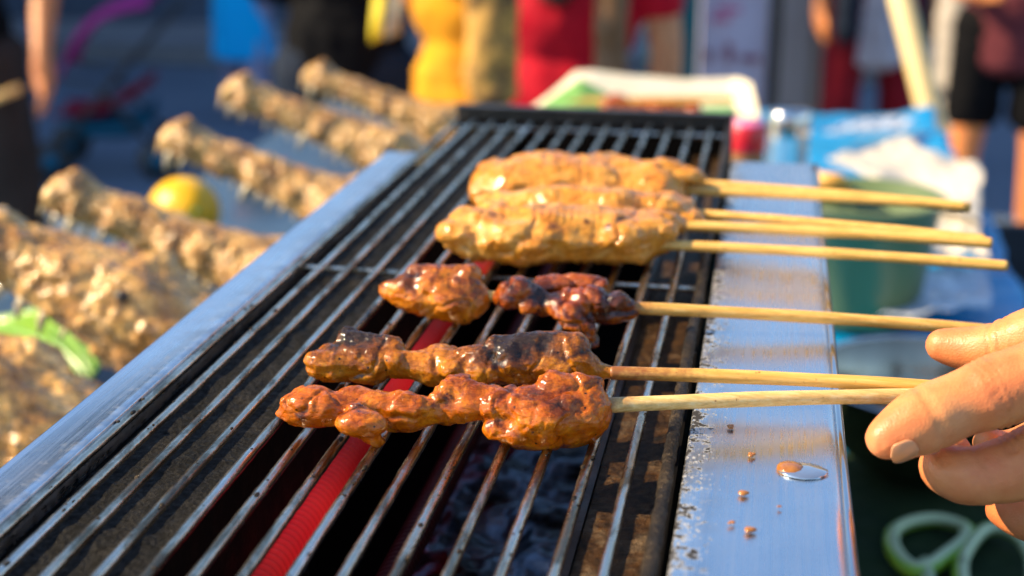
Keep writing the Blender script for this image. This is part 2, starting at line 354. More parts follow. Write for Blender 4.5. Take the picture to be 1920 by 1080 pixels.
# ------------------------------------------------------------------ mesh helpers
class MB:
    def __init__(s): s.v = []; s.f = []
    def add(s, v, f):
        o = len(s.v); s.v += [tuple(map(float, p)) for p in v]; s.f += [tuple(i + o for i in q) for q in f]; return s
    def box(s, x0, x1, y0, y1, z0, z1):
        v = [(x0, y0, z0), (x1, y0, z0), (x1, y1, z0), (x0, y1, z0), (x0, y0, z1), (x1, y0, z1), (x1, y1, z1), (x0, y1, z1)]
        return s.add(v, [(0, 3, 2, 1), (4, 5, 6, 7), (0, 1, 5, 4), (1, 2, 6, 5), (2, 3, 7, 6), (3, 0, 4, 7)])
    def tube(s, pts, rad, seg=12, cap=True, jit=None):
        pts = [np.array(p, float) for p in pts]; n = len(pts)
        if not hasattr(rad, '__len__'): rad = [rad] * n
        up = np.array([0, 0, 1.0]); V = []
        for i in range(n):
            t = pts[min(i + 1, n - 1)] - pts[max(i - 1, 0)]; t /= (np.linalg.norm(t) + 1e-12)
            a = np.cross(t, up)
            if np.linalg.norm(a) < .05: a = np.cross(t, [1.0, 0, 0])
            a /= np.linalg.norm(a); b = np.cross(a, t)
            for k in range(seg):
                th = 2 * math.pi * k / seg; V.append(pts[i] + rad[i] * (math.cos(th) * a + math.sin(th) * b))
        Fc = []
        for i in range(n - 1):
            for k in range(seg):
                k2 = (k + 1) % seg; Fc.append((i * seg + k, i * seg + k2, (i + 1) * seg + k2, (i + 1) * seg + k))
        if cap:
            Fc.append(tuple(range(seg - 1, -1, -1))); Fc.append(tuple((n - 1) * seg + k for k in range(seg)))
        return s.add(V, Fc)
    def lathe(s, prof, c=(0, 0, 0), seg=40):   # prof [(r,z)]
        V = []; Fc = []; n = len(prof)
        for (r, z) in prof:
            for k in range(seg):
                th = 2 * math.pi * k / seg; V.append((c[0] + r * math.cos(th), c[1] + r * math.sin(th), c[2] + z))
        for i in range(n - 1):
            for k in range(seg):
                k2 = (k + 1) % seg; Fc.append((i * seg + k, i * seg + k2, (i + 1) * seg + k2, (i + 1) * seg + k))
        return s.add(V, Fc)
    def build(s, name, mat, parent=None, smooth=False, bevel=0.0):
        me = bpy.data.meshes.new(name); me.from_pydata(s.v, [], s.f); me.materials.append(M[mat] if isinstance(mat, str) else mat)
        if smooth: me.polygons.foreach_set('use_smooth', [True] * len(me.polygons))
        o = bpy.data.objects.new(name, me); COL.objects.link(o)
        if parent is not None: o.parent = parent; o.matrix_parent_inverse = Matrix.Translation(-Vector(parent.location)) if False else Matrix.Identity(4)
        if parent is not None and parent.get('world_space'): o.matrix_parent_inverse = parent_inv(parent)
        if bevel:
            b = o.modifiers.new('edge', 'BEVEL'); b.width = bevel; b.segments = 2; b.limit_method = 'ANGLE'
        return o
def parent_inv(p): return (Matrix.Translation(p.location) @ p.rotation_euler.to_matrix().to_4x4()).inverted()
def tag(o, label=None, cat=None, group=None, kind=None):
    if label: o['label'] = label
    if cat: o['category'] = cat
    if group: o['group'] = group
    if kind: o['kind'] = kind
    return o
def thing(name, label, cat, loc, group=None, rz=0.0, world_space=True):
    # an Empty at the thing's base; with world_space its parts are given in world coordinates
    o = bpy.data.objects.new(name, None); COL.objects.link(o); o.location = tuple(map(float, loc)); o.rotation_euler = (0, 0, rz)
    o.empty_display_size = .05
    if world_space: o['world_space'] = 1
    return tag(o, label, cat, group)
def copy_tree(o, parent=None):
    c = o.copy(); COL.objects.link(c); c.parent = parent
    for ch in list(o.children): copy_tree(ch, c)
    return c
_ico = None
def ico():
    global _ico
    if _ico is None:
        b = bmesh.new(); bmesh.ops.create_icosphere(b, subdivisions=2, radius=1)
        _ico = (np.array([v.co[:] for v in b.verts]), [tuple(v.index for v in f.verts) for f in b.faces]); b.free()
    return _ico
def blob(name, mat, parent, ell, voxel, smooth_it=2, disp=None, extra=None, attrs=None):
    """ell: list of (center, radii or radius[, 3x3 rotation]); fused into one continuous skin, then displaced by disp(P,N)."""
    V, Fc = ico(); mb = MB()
    for e in ell:
        r = np.array([e[1]] * 3 if np.isscalar(e[1]) else e[1], float); W = V * r
        if len(e) > 2: W = W @ np.array(e[2]).T
        mb.add(W + np.array(e[0]), Fc)
    if extra: mb.add(*extra)
    me = bpy.data.meshes.new(name + '_src'); me.from_pydata(mb.v, [], mb.f)
    o = bpy.data.objects.new(name, me); COL.objects.link(o)
    rm = o.modifiers.new('r', 'REMESH'); rm.mode = 'VOXEL'; rm.voxel_size = voxel
    if smooth_it:
        sm = o.modifiers.new('s', 'SMOOTH'); sm.factor = .5; sm.iterations = smooth_it
    dg = bpy.context.evaluated_depsgraph_get(); dg.update()
    new = bpy.data.meshes.new_from_object(o.evaluated_get(dg)); o.modifiers.clear(); o.data = new; bpy.data.meshes.remove(me)
    new.name = name; n = len(new.vertices)
    P = np.empty(n * 3); new.vertices.foreach_get('co', P); P = P.reshape(-1, 3)
    N = np.empty(n * 3); new.vertex_normals.foreach_get('vector', N); N = N.reshape(-1, 3)
    if disp is not None:
        P2 = disp(P, N); new.vertices.foreach_set('co', P2.ravel()); new.update(); P = P2
        new.vertex_normals.foreach_get('vector', N2 := np.empty(n * 3)); N = N2.reshape(-1, 3)
    if attrs:
        for k, fn in attrs.items():
            a = new.attributes.new(k, 'FLOAT', 'POINT'); a.data.foreach_set('value', np.asarray(fn(P, N), dtype=np.float32))
    new.polygons.foreach_set('use_smooth', [True] * len(new.polygons))
    new.materials.clear(); new.materials.append(M[mat] if isinstance(mat, str) else mat)
    if parent is not None:
        o.parent = parent
        if parent.get('world_space'): o.matrix_parent_inverse = parent_inv(parent)
    return o
def chain(pts, n=None, flat=(1, 1, 1)):
    """pts [(pos, r)] -> densely spaced spheres along the tapered chain"""
    out = []
    for (p, a), (q, b) in zip(pts[:-1], pts[1:]):
        p = np.array(p, float); q = np.array(q, float); L = np.linalg.norm(q - p); k = max(1, int(L / (min(a, b) * .45)))
        for i in range(k):
            t = i / k; out.append((p * (1 - t) + q * t, tuple((a * (1 - t) + b * t) * np.array(flat))))
    out.append((np.array(pts[-1][0], float), tuple(pts[-1][1] * np.array(flat)))); return out
def grid_sheet(name, mat, parent, nx, ny, fn, thick=.0008):
    V = []; 
    for j in range(ny + 1):
        for i in range(nx + 1): V.append(fn(i / nx, j / ny))
    Fc = [(j * (nx + 1) + i, j * (nx + 1) + i + 1, (j + 1) * (nx + 1) + i + 1, (j + 1) * (nx + 1) + i) for j in range(ny) for i in range(nx)]
    o = MB().add(V, Fc).build(name, mat, parent, True)
    if thick:
        s = o.modifiers.new('thickness', 'SOLIDIFY'); s.thickness = thick; s.offset = -1
    return o
def sn(x, y, s=0.0): return (mn.noise((x, y, s + .37)) + .5 * mn.noise((2 * x, 2 * y, s + 7.7)) + .25 * mn.noise((4 * x, 4 * y, s + 3.1))) / 1.3

# ------------------------------------------------------------------ the setting
ZT = ZG - .24                                    # table top
g = MB(); g.add([(-90, -40, 0), (90, -40, 0), (90, 160, 0), (-90, 160, 0)], [(0, 1, 2, 3)])
tag(g.build('pavement', 'ground'), kind='structure')
k = MB(); k.box(-30, 30, 9.3, 9.5, 0.004, .13); tag(k.build('kerb', 'kerb', None, False, .01), kind='structure')
k = MB(); k.box(-30, 30, 9.504, 10.6, 0.004, .12); tag(k.build('sidewalk', 'wall_grey'), kind='structure')

def building(label, x0, x1, y0, y1, h, mat, front='y', nw=3, storeys=1, roofmat='trim'):
    t = thing('building', label, 'building', ((x0 + x1) / 2, (y0 + y1) / 2, 0.0))
    MB().box(x0, x1, y0, y1, 0.001, h).build('wall', mat, t)
    MB().box(x0 - .1, x1 + .1, y0 - .1, y1 + .1, h, h + .15).build('roof', roofmat, t, False, .01)
    sh = h / storeys
    for s in range(storeys):
        for i in range(nw):
            if front == 'y': c = x0 + (x1 - x0) * (i + .5) / nw; wd = (x1 - x0) / nw * .5
            else: c = y0 + (y1 - y0) * (i + .5) / nw; wd = (y1 - y0) / nw * .5
            door = (s == 0 and i == nw // 2)
            z0 = s * sh + (.02 if door else .8); z1 = s * sh + min(2.2, sh - .3)
            if front == 'y':
                fr = MB().box(c - wd / 2 - .06, c + wd / 2 + .06, y0 - .05, y0 - .003, z0 - .0, z1 + .06).build('door' if door else 'window', 'trim', t)
                pm = MB().box(c - wd / 2, c + wd / 2, y0 - .06, y0 - .053, z0 + .05, z1)
            else:
                fr = MB().box(x1 + .003, x1 + .05, c - wd / 2 - .06, c + wd / 2 + .06, z0, z1 + .06).build('door' if door else 'window', 'trim', t)
                pm = MB().box(x1 + .053, x1 + .06, c - wd / 2, c + wd / 2, z0 + .05, z1)
            fr['world_space'] = 1
            p = pm.build('pane', 'pane'); p.parent = fr; p.matrix_parent_inverse = parent_inv(t)
            p.matrix_parent_inverse = Matrix.Identity(4); del fr['world_space']
    return t
building('navy painted low shop behind the woman in blue, across the street', -12.0, -1.9, 10.6, 15, 3.1, 'wall_navy', 'y', 5)
building('beige rendered low shop across the street behind the man in dark crimson trousers', -1.8, 4.2, 10.6, 15, 3.2, 'wall_beige', 'y', 3)
building('grey rendered low shop at the right end of the street', 4.3, 12.0, 10.6, 15, 2.9, 'wall_grey', 'y', 4)
building('tall grey house added on the left of the street to shade the far pavement', -13.0, -6.9, 5.0, 13.6, 8.4, 'wall_grey', 'x', 4, 3)  # occluder added beside the view to throw shade across the street

# ------------------------------------------------------------------ table and its covers
X0, X1, Y0, Y1 = -.70, .235, .12, 2.20
t = thing('stall_table', 'long stall table under the grill with blue and dark green covers', 'table', ((X0 + X1) / 2, (Y0 + Y1) / 2, 0))
MB().box(X0, X1, Y0, Y1, ZT - .04, ZT - .006).build('table_top', 'orange_wood', t, False, .003)
for (a, b) in ((X0 + .05, Y0 + .05), (X1 - .09, Y0 + .05), (X0 + .05, Y1 - .09), (X1 - .09, Y1 - .09)):
    MB().box(a, a + .045, b, b + .045, 0.001, ZT - .04).build('leg', 'post_dark', t, False, .003)
o = grid_sheet('slate_oilcloth', 'slate_sheet', None, 60, 120, lambda u, v: (X0 - .004 + (.45) * u, Y0 + (Y1 - Y0) * v, ZT - .004 + .003 * max(0, sn(u * 9, v * 30))), .0012)
tag(o, 'slate blue oilcloth under the crocodile heads', 'table cover')
def bluefn(u, v):
    x = -.24 + (X1 + .012 + .24) * min(u, .86) / .86; y = .95 + (Y1 + .02 - .95) * v
    z = ZT - .003 + .010 * max(0, sn(u * 8, v * 12, 3)) + .016 * max(0, (u - .72) / .14 if u < .86 else 1) * (0.6 + .5 * sn(v * 20, 2, 1))
    if u > .86: z -= (u - .86) / .14 * .16; x += .008 * sn(v * 30, u * 9, 5)
    return (x, y, z)
tag(grid_sheet('blue_sheet', 'blue_sheet', None, 80, 150, bluefn, .001), 'crumpled bright blue plastic sheet over the right side of the table', 'plastic sheet')
def grfn(u, v):
    x = -.24 + (X1 + .004 + .24) * u; y = Y0 - .003 + (.955 - Y0) * v
    return (x, y, ZT - .003 + .006 * max(0, sn(u * 6, v * 9, 8)))
tag(grid_sheet('green_cloth', 'green_cloth', None, 60, 90, grfn, .0015), 'dark green cloth lying under the scissors', 'cloth')

# ------------------------------------------------------------------ grill
GX0, GX1, GY0, GY1 = -.2165, .0265, .14, .905
gr = thing('grill', 'narrow stainless steel skewer grill with sooty firebox and steel flanges', 'grill', ((GX0 + GX1) / 2, .5, ZT))
def flange(x0, x1, y0, y1, zt, name, lipx, mat='flange'):
    # bent sheet: top, rolled lip, drop; mesh origin at the inner edge so the dirt follows it
    n = 14; V = []; Fc = []; ys = np.linspace(y0, y1, 60)
    s = 1 if lipx > 0 else -1; xin, xout = (x0, x1) if s > 0 else (x1, x0)
    prof = [(xin, zt - .012), (xin, zt - .0006), (xin + s * .0006, zt)] + [(xin + (xout - xin) * q, zt - .0004 * math.sin(q * 3.1)) for q in (.2, .4, .6, .8, .93)] + [(xout - s * .001, zt), (xout, zt - .001), (xout, zt - .024)]
    for y in ys:
        for (a, b) in prof: V.append((a - xin, y, b - ZG))
    m = len(prof)
    for i in range(len(ys) - 1):
        for j in range(m - 1): Fc.append((i * m + j, i * m + j + 1, (i + 1) * m + j + 1, (i + 1) * m + j))
    o = MB().add(V, Fc).build(name, mat, None, True)
    o.location = (xin, 0, ZG); o.parent = gr; o.matrix_parent_inverse = parent_inv(gr)
    return o
flange(-.0185, GX1, GY0, .792, ZG + .001, 'flange', 1)
flange(GX0, -.1985, GY0, .782, ZG + .001, 'flange', -1, 'flange_clean')
lp = MB().tube([(GX1 + .0012, y, ZG - .0005 + .0003 * math.sin(y * 40)) for y in np.linspace(GY0, .792, 40)], .0016, 10); lp.build('rolled_lip', 'steel', gr, True)
MB().box(GX0, -.199, GY0 + .002, .78, ZG - .22, ZG - .024).build('side_panel', 'steel_wall', gr)
MB().box(.012, GX1 - .002, GY0 + .002, .79, ZG - .22, ZG - .026).build('side_panel', 'steel_wall', gr)
fb = MB(); fb.box(-.1985, -.1955, GY0, GY1 - .005, ZG - .2, ZG - .009); fb.box(-.024, -.021, GY0, GY1 - .005, ZG - .2, ZG - .006)
fb.box(-.1955, -.024, GY0, GY1 - .005, ZG - .135, ZG - .13); fb.box(-.1955, -.024, GY0, GY0 + .003, ZG - .2, ZG - .008)
fb.box(-.1955, -.024, GY1 - .008, GY1 - .005, ZG - .2, ZG - .003)
fb.build('firebox', 'soot', gr)
for (x, y) in ((GX0 + .01, GY0 + .02), (GX1 - .03, GY0 + .02), (GX0 + .01, .86), (-.05, .86)): MB().box(x, x + .02, y, y + .02, ZT + .003, ZG - .19).build('leg', 'dark_iron', gr)
MB().box(-.2005, -.0215, GY1 - .004, GY1, ZG - .06, ZG + .0045).build('back_plate', 'dark_iron', gr, False, .0006)
MB().box(-.2015, -.0205, GY1 - .006, GY1 + .003, ZG + .0046, ZG + .0060).build('back_lip', 'dark_iron', gr, False, .0004)
# gritty ledges under the outer rods
def ledge(name, x0, x1, y0, y1, z, mat, slope=0.0, amp=.0007):
    nx = int((x1 - x0) / .0011); ny = int((y1 - y0) / .0013)
    xs = np.linspace(x0, x1, nx + 1); ys = np.linspace(y0, y1, ny + 1); X, Y = np.meshgrid(xs, ys)
    P = np.stack([X.ravel(), Y.ravel(), np.zeros(X.size)], 1)
    Z = z + slope * (P[:, 0] - x0) + amp * .25 * fbm(P * 333.7, 2, 3) + amp * 1.2 * np.maximum(0, fbm(P * np.array([97.3, 61.1, 1]), 4, 8) - .1) * 2
    V = np.stack([P[:, 0], P[:, 1], Z], 1)
    Fc = [(j * (nx + 1) + i, j * (nx + 1) + i + 1, (j + 1) * (nx + 1) + i + 1, (j + 1) * (nx + 1) + i) for j in range(ny) for i in range(nx)]
    o = MB().add(V, Fc).build(name, mat, gr, True); return o
ledge('burnt_ledge', -.1955, -.1545, .2, .895, ZG - .0075, 'ledge', -.03)
MB().box(-.1560, -.1545, .2, .895, ZG - .060, ZG - .0092).build('ledge_lip', 'soot', gr)
ledge('greasy_ledge', -.0475, -.0245, .2, .895, ZG - .021, 'greasy_ledge', .06, .0008)
MB().box(-.0500, -.0478, .2, .895, ZG - .06, ZG - .0195).build('ledge_lip', 'dark_iron', gr)
# heater tubes, ribbed
def heater_tube(x, y0, y1, z, r, glow, label=None, mt='heater'):
    ny = 900; seg = 24; V = []; Fc = []
    for i, y in enumerate(np.linspace(y0, y1, ny)):
        for k_ in range(seg):
            th = 2 * math.pi * k_ / seg; rr = r + .00022 * math.sin((y - y0) / .0034 * 2 * math.pi + th * 1.0)
            V.append((x + rr * math.cos(th), y, z + rr * math.sin(th)))
    for i in range(ny - 1):
        for k_ in range(seg): Fc.append((i * seg + k_, i * seg + (k_ + 1) % seg, (i + 1) * seg + (k_ + 1) % seg, (i + 1) * seg + k_))
    o = MB().add(V, Fc).build('heating_element', mt, gr, True)
    a = o.data.attributes.new('glow', 'FLOAT', 'POINT'); P = np.array(V)
    ph = np.sin((P[:, 1] - y0) / .0034 * 2 * math.pi + np.arctan2(P[:, 2] - z, P[:, 0] - x))
    a.data.foreach_set('value', (glow * (1.0 + .18 * ph) * (.68 + .40 * np.sin(P[:, 1] * 47 + 1.2))).astype(np.float32)); return o
heater_tube(-.1485, .18, .86, ZG - .045, .0062, 1.0)
heater_tube(-.1190, .18, .86, ZG - .068, .0055, .0, None, 'cold_heater')
for y in (.40, .68): MB().tube([(-.156, y, ZG - .02), (-.1555, y, ZG - .05), (-.142, y, ZG - .052), (-.1405, y, ZG - .12)], .0012, 8).build('element_bracket', 'soot', gr, True)
def foilfn(u, v):
    x = -.135 + .083 * u; y = .40 + .20 * v
    return (x, y, ZG - .094 + .008 * sn(u * 3.1, v * 6, 4) + .0006 * sn(u * 9, v * 20, 2))
grid_sheet('drip_foil', 'foil', gr, 70, 110, foilfn, .0003)
MB().box(-.145, -.042, .30, .70, ZG - .129, ZG - .112).build('drip_pan', 'dark_iron', gr, False, .002)

# the grate
gt = thing('grill_grate', 'steel rod grate lying on the narrow grill, rods crusted with grease', 'grate', (-.11, .55, ZG - .002))
rx = [-.1972, -.1862, -.1738, -.1609, -.1487, -.1365, -.1243, -.1120, -.0992, -.0863, -.0732, -.0600, -.0466, -.0342]
for i, x in enumerate(rx):
    ys = np.arange(.19, .892, .0022); n = len(ys); P0 = np.stack([np.full(n, x * 40), ys * 90, np.full(n, i)], 1)
    wob = .0011 * fbm(P0 * .045, 2, 3); bump_ = .00016 * fbm(P0 * 4, 3, 5) + .0005 * np.maximum(0, fbm(P0 * 2.2, 3, 9) - .42)
    pts = [(x + a, y, ZG - .0016) for a, y in zip(wob, ys)]
    o = MB().tube(pts, list(.00165 + bump_), 12).build('rod', 'rod', gt, True)
xs_ = np.arange(.19, .897, .002); n = len(xs_); Pn = np.stack([np.zeros(n), xs_ * 300, np.zeros(n)], 1)
mb = MB().tube([(-.0232 + .0003 * fbm(Pn * .1, 2)[j], y, ZG + .0002) for j, y in enumerate(xs_)], list(.0021 + .0005 * fbm(Pn, 3)), 12); mb.build('edge_bar', 'gunk', gt, True)
for y in (.571, .883): MB().tube([(x, y + .0004 * math.sin(x * 90), ZG - .0046) for x in np.linspace(-.1995, -.0225, 60)], .0014, 10).build('cross_bar', 'rod', gt, True)
MB().tube([(x, .235, ZG - .0046) for x in np.linspace(-.1995, -.0225, 30)], .0014, 10).build('cross_bar', 'rod', gt, True)
# grease crumbs stuck to rods: uncountable
mb = MB(); V, Fc = ico()
for _ in range(620):
    x = random.choice(rx + [-.0232] * 5) + random.gauss(0, .0007); y = random.uniform(.25, .88); r = random.choice([.0003, .0004, .0005, .0008])
    mb.add(V * np.array([r, r * random.uniform(1, 2.2), r * .7]) + np.array([x, y, ZG - .0002]), Fc)
tag(mb.build('grease_crumbs', 'gunk', gt, True), kind='stuff')

# ------------------------------------------------------------------ skewers
def strip(prof, d0, d1, px0, px1):
    """outline read off the photograph -> ellipsoids along the skewer"""
    out = []; xs = [p[0] for p in prof]
    for x in np.arange(xs[0], xs[-1] + 1, 7.0):
        top = np.interp(x, xs, [p[1] for p in prof]); bot = np.interp(x, xs, [p[2] for p in prof])
        d = d0 + (d1 - d0) * (x - px0) / (px1 - px0); r = (bot - top) / 2 * d / F_PX
        out.append((PD(x, (top + bot) / 2, d), (max(r * .9, .003), r * 1.05, r)))
    return out
def meat_disp(amp, seed, big=1.0, cr=1.0):
    def f(P, N):
        d = big * amp * 1.0 * fbm(P * 75, 2, seed) + amp * .36 * fbm((P + .004 * fbm(P * 90, 2, seed + 2)[:, None]) * np.array([150, 260, 260]), 4, seed + 9, True) - amp * .15 + amp * .16 * fbm(P * 700, 4, seed + 20)
        q = P + .003 * np.stack([fbm(P * 110, 2, seed + 40), fbm(P * 110, 2, seed + 41), fbm(P * 110, 2, seed + 42)], 1)
        n1 = fbm(q * np.array([62, 40, 55]), 2, seed + 30); n2 = fbm(q * np.array([110, 90, 120]), 2, seed + 31)
        d = d - cr * amp * .75 * np.exp(-(n1 / .055) ** 2) - cr * amp * .30 * np.exp(-(n2 / .05) ** 2) + cr * amp * .35 * np.tanh(n1 / .03)
        return P + N * d[:, None]
    return f
def char_attr(seed, top=.5, spots=(), bias=0.0, fold=.2):
    def f(P, N):
        n1 = fbm(P * np.array([62, 40, 55]), 2, seed + 30)
        c = bias + top * 1.35 * np.clip(N[:, 2] * .9, 0, 1) * (0.6 + .9 * fbm(P * 75, 3, seed)) + .3 * np.exp(-(n1 / .07) ** 2) + fold * np.clip(fbm(P * 160, 3, seed + 4) - .1, 0, 1)
        for (p, r, a) in spots:
            d = np.linalg.norm((P - p) * np.array([1, 1, 1.2]), axis=1); c = c + a * np.exp(-(d / r) ** 2)
        return c
    return f
def stick(parent, p0, p1, r=.0022, mat='bamboo', stain_from=None, stain_len=.03, tip=.010):
    p0 = np.array(p0); p1 = np.array(p1); L = np.linalg.norm(p1 - p0); n = 140; u = (p1 - p0) / L
    T = np.linspace(0, L, n); rr = r * (1 + .03 * np.sin(T * 130 + p0[1] * 50)); rr = np.minimum(rr, .0003 + T * r / tip); rr[-1] *= .8
    bend = np.array([0, .0006, .0008])
    pts = [p0 + u * t + bend * math.sin(t / L * 3.1) for t in T]
    o = MB().tube(pts, list(rr), 14).build('stick', mat, parent, True)
    a = o.data.attributes.new('stain', 'FLOAT', 'POINT'); V = np.array([v.co for v in o.data.vertices]); tt = (V - p0) @ u
    s0 = 0 if stain_from is None else stain_from
    a.data.foreach_set('value', (np.exp(-np.clip(tt - s0, 0, 9) / stain_len) * .85).astype(np.float32)); return o
def lumps(seed, base, n, rr=(.0025, .0045)):
    rs = random.Random(seed); out = []; n = int(n * .45); rr = (rr[0] * 1.25, rr[1] * 1.35)
    for _ in range(n):
        c, r = rs.choice(base); th = rs.uniform(-.4, 3.5); k_ = rs.uniform(*rr)
        out.append((c + np.array([rs.uniform(-.002, .002), -math.cos(th) * r[1] * .66, math.sin(th) * r[2] * .64]), (k_ * rs.uniform(1, 1.9), k_, k_ * .85)))
    return out
GRPS = 'skewers of meat on the grill'
# front skewer (orange)
dA0, dA1 = depth(AT(540, 778, .006)), depth(AT(1125, 762, .010))
def mA(x): return dA0 + (dA1 - dA0) * (x - 540) / (1125 - 540)
tA = thing('meat_skewer', 'front skewer of orange chicken with a separate square chunk at its handle end', 'skewer', (-.095, .41, ZG), GRPS)
e = strip([(530, 763, 786), (552, 742, 797), (600, 732, 800), (648, 735, 800), (672, 742, 795)], dA0, dA1, 540, 1125)
e += strip([(664, 742, 796), (700, 728, 800), (740, 735, 812), (770, 742, 815), (800, 752, 800), (850, 732, 792), (890, 724, 793), (925, 722, 790), (942, 728, 770)], dA0, dA1, 540, 1125)
e += chain([(PD(672, 770, mA(672) - .006), .0040), (PD(684, 795, mA(684) - .008), .0050), (PD(706, 822, mA(700) - .007), .0030)])
e += chain([(PD(835, 735, mA(840)), .004), (PD(868, 720, mA(868) + .002), .0035)])
e += lumps(3, e, 46, (.002, .004))
blob('meat', 'meat_orange', tA, e, .00062, 2, meat_disp(.0012, 11, 1.0, .8), None,
     {'char': char_attr(5, .42, [(PD(828, 758, mA(828) - .007), .0035, .9), (PD(565, 780, mA(565) - .005), .0025, .8), (PD(875, 722, mA(875)), .006, .35)], .0, .25)})
e = strip([(950, 735, 835), (975, 722, 842), (1010, 722, 846), (1060, 718, 845), (1100, 716, 836), (1117, 728, 815)], dA0, dA1, 540, 1125)
e += lumps(4, e, 26, (.0025, .005)) + chain([(PD(1040, 728, mA(1040)), .006), (PD(1112, 726, mA(1110)), .004)])
blob('meat', 'meat_orange', tA, e, .00062, 2, meat_disp(.0013, 31, 1.0, .8), None,
     {'char': char_attr(8, .5, [(PD(1050, 745, mA(1050) - .009), .008, .5), (PD(1000, 730, mA(1000) - .006), .005, .3)], .0, .22)})
pA0, pA1 = PD(548, 776, mA(548)), PD(1125, 761, mA(1125))
hA = PD(1905, 742, .452); dirA = (pA1 - pA0)
stick(tA, PD(545, 776, mA(545)), pA1, .0018, 'bamboo_pale'); stick(tA, pA1 - (hA - pA1) * .02, hA, .0024, 'bamboo_pale', .0, .02, .0001)
# second skewer (brown, scorched)
dB0, dB1 = depth(AT(600, 668, .009)), depth(AT(1150, 699, .010))
def mB(x): return dB0 + (dB1 - dB0) * (x - 600) / 550
tB = thing('meat_skewer', 'second skewer from the front, one long browned strip with blackened ridge', 'skewer', (-.1, .455, ZG), GRPS)
e = strip([(600, 660, 712), (622, 640, 722), (660, 630, 724), (695, 632, 722), (725, 648, 704), (775, 653, 712), (820, 648, 728), (880, 652, 726), (940, 655, 722), (985, 645, 722), (1030, 642, 722), (1070, 644, 722), (1095, 652, 712), (1120, 675, 713), (1150, 688, 710)], dB0, dB1, 600, 1150)
e += lumps(9, e[:-8], 60, (.0022, .0045)) + chain([(PD(655, 636, mB(655) + .002), .005), (PD(740, 650, mB(740)), .004)]) + chain([(PD(930, 652, mB(930)), .005), (PD(1080, 648, mB(1080)), .005)])
blob('meat', 'meat_brown', tB, e, .00062, 2, meat_disp(.0012, 57, 1.0, .7), None,
     {'char': char_attr(15, .62, [(PD(700, 630, mB(700)), .009, .75), (PD(650, 628, mB(650)), .007, .6), (PD(950, 655, mB(950) - .004), .009, .8), (PD(1010, 645, mB(1010)), .008, .6), (PD(1070, 655, mB(1070)), .006, .5), (PD(880, 665, mB(880) - .006), .006, .35)], .04, .3)})
hB = PD(1900, 737, .449)
stick(tB, PD(591, 668, mB(591)), PD(1150, 699, mB(1150)), .0014, 'bamboo'); stick(tB, PD(1140, 699, mB(1140)), hB, .0023, 'bamboo', .0, .040, .0001)
# third skewer (glazed)
dC0, dC1 = depth(AT(735, 552, .009)), depth(AT(1190, 578, .010))
def mC(x): return dC0 + (dC1 - dC0) * (x - 735) / 455
tC = thing('meat_skewer', 'third skewer from the front, glossy red-brown chunks with bare stick between', 'skewer', (-.1, .53, ZG), GRPS)
e = strip([(734, 535, 560), (752, 512, 580), (790, 512, 596), (835, 514, 600), (870, 520, 606), (893, 528, 600), (906, 540, 575)], dC0, dC1, 735, 1190)
e += lumps(12, e, 30, (.0025, .005)); e += chain([(PD(775, 512, mC(775)), .004), (PD(880, 515, mC(880)), .005)])
blob('meat', 'meat_gold', tC, e, .00066, 2, meat_disp(.0014, 71, 1.0, .7), None, {'char': char_attr(21, .55, [(PD(795, 520, mC(795)), .006, .5), (PD(870, 525, mC(870)), .007, .3)], .02, .25)})
e = strip([(940, 535, 580), (955, 520, 582), (972, 530, 585), (990, 548, 590), (1020, 552, 602), (1060, 548, 606), (1100, 544, 608), (1150, 545, 606), (1178, 555, 600), (1188, 568, 588)], dC0, dC1, 735, 1190)
e += lumps(14, e, 40, (.0025, .0045)); e += chain([(PD(1015, 538, mC(1015) + .008), .004), (PD(1070, 530, mC(1070) + .010), .004), (PD(1130, 532, mC(1130) + .010), .0035)])
e += chain([(PD(1070, 595, mC(1070) - .006), .006), (PD(1098, 615, mC(1098) - .007), .0042), (PD(1108, 642, mC(1108) - .006), .0024)])
blob('meat', 'meat_glazed', tC, e, .00066, 2, meat_disp(.0016, 83), None, {'char': char_attr(25, .55, [(PD(1150, 570, mC(1150) - .005), .010, .55), (PD(1105, 625, mC(1105)), .009, .6), (PD(1010, 553, mC(1010)), .007, .4)], .16, .3)})
stick(tC, PD(742, 548, mC(742)), PD(1188, 577, mC(1188)), .0021, 'bamboo'); stick(tC, PD(1180, 577, mC(1180)), PD(1930, 626, .52), .0023, 'bamboo', .0, .012, .0001)

# the pale slabs at the back, each on its own sticks
def slab(label, pts, seed, sticks, spots=(), gold=0.0, dark=.12):
    c = np.mean([p[0] for p in pts], axis=0)
    tt_ = thing('meat_skewer', label, 'skewer', (c[0], c[1], ZG), GRPS)
    e = []
    for (p, r), (q, s_) in zip(pts[:-1], pts[1:]):
        L = np.linalg.norm(np.array(q) - np.array(p)); n = max(2, int(L / .003))
        for i in range(n):
            t_ = i / n; e.append((np.array(p) * (1 - t_) + np.array(q) * t_, tuple(np.array(r) * (1 - t_) + np.array(s_) * t_)))
    rs = random.Random(seed); base = list(e)
    for _ in range(26):
        cc, r = rs.choice(base); k_ = rs.uniform(.005, .0095)
        th = rs.uniform(-.2, 3.3); e.append((cc + np.array([rs.uniform(-.004, .004), -math.cos(th) * r[1] * .72, math.sin(th) * r[2] * .58]), (k_ * rs.uniform(1.1, 2.2), k_ * 1.1, k_ * .7)))
    blob('meat', 'meat_pale', tt_, e, .0008, 2, meat_disp(.0017, seed, 1.5, .55), None, {'char': char_attr(seed, dark, spots, -.05, .5)})
    for (a, b, r) in sticks: stick(tt_, a, b, r, 'bamboo', .0, .0005, .0001)
    return tt_
def hz(x, y, z, r): p = AT(x, y, z); return (p + np.array([0, 0, .0006]), (r[0], r[1] * 1.10, r[2] * 1.10))
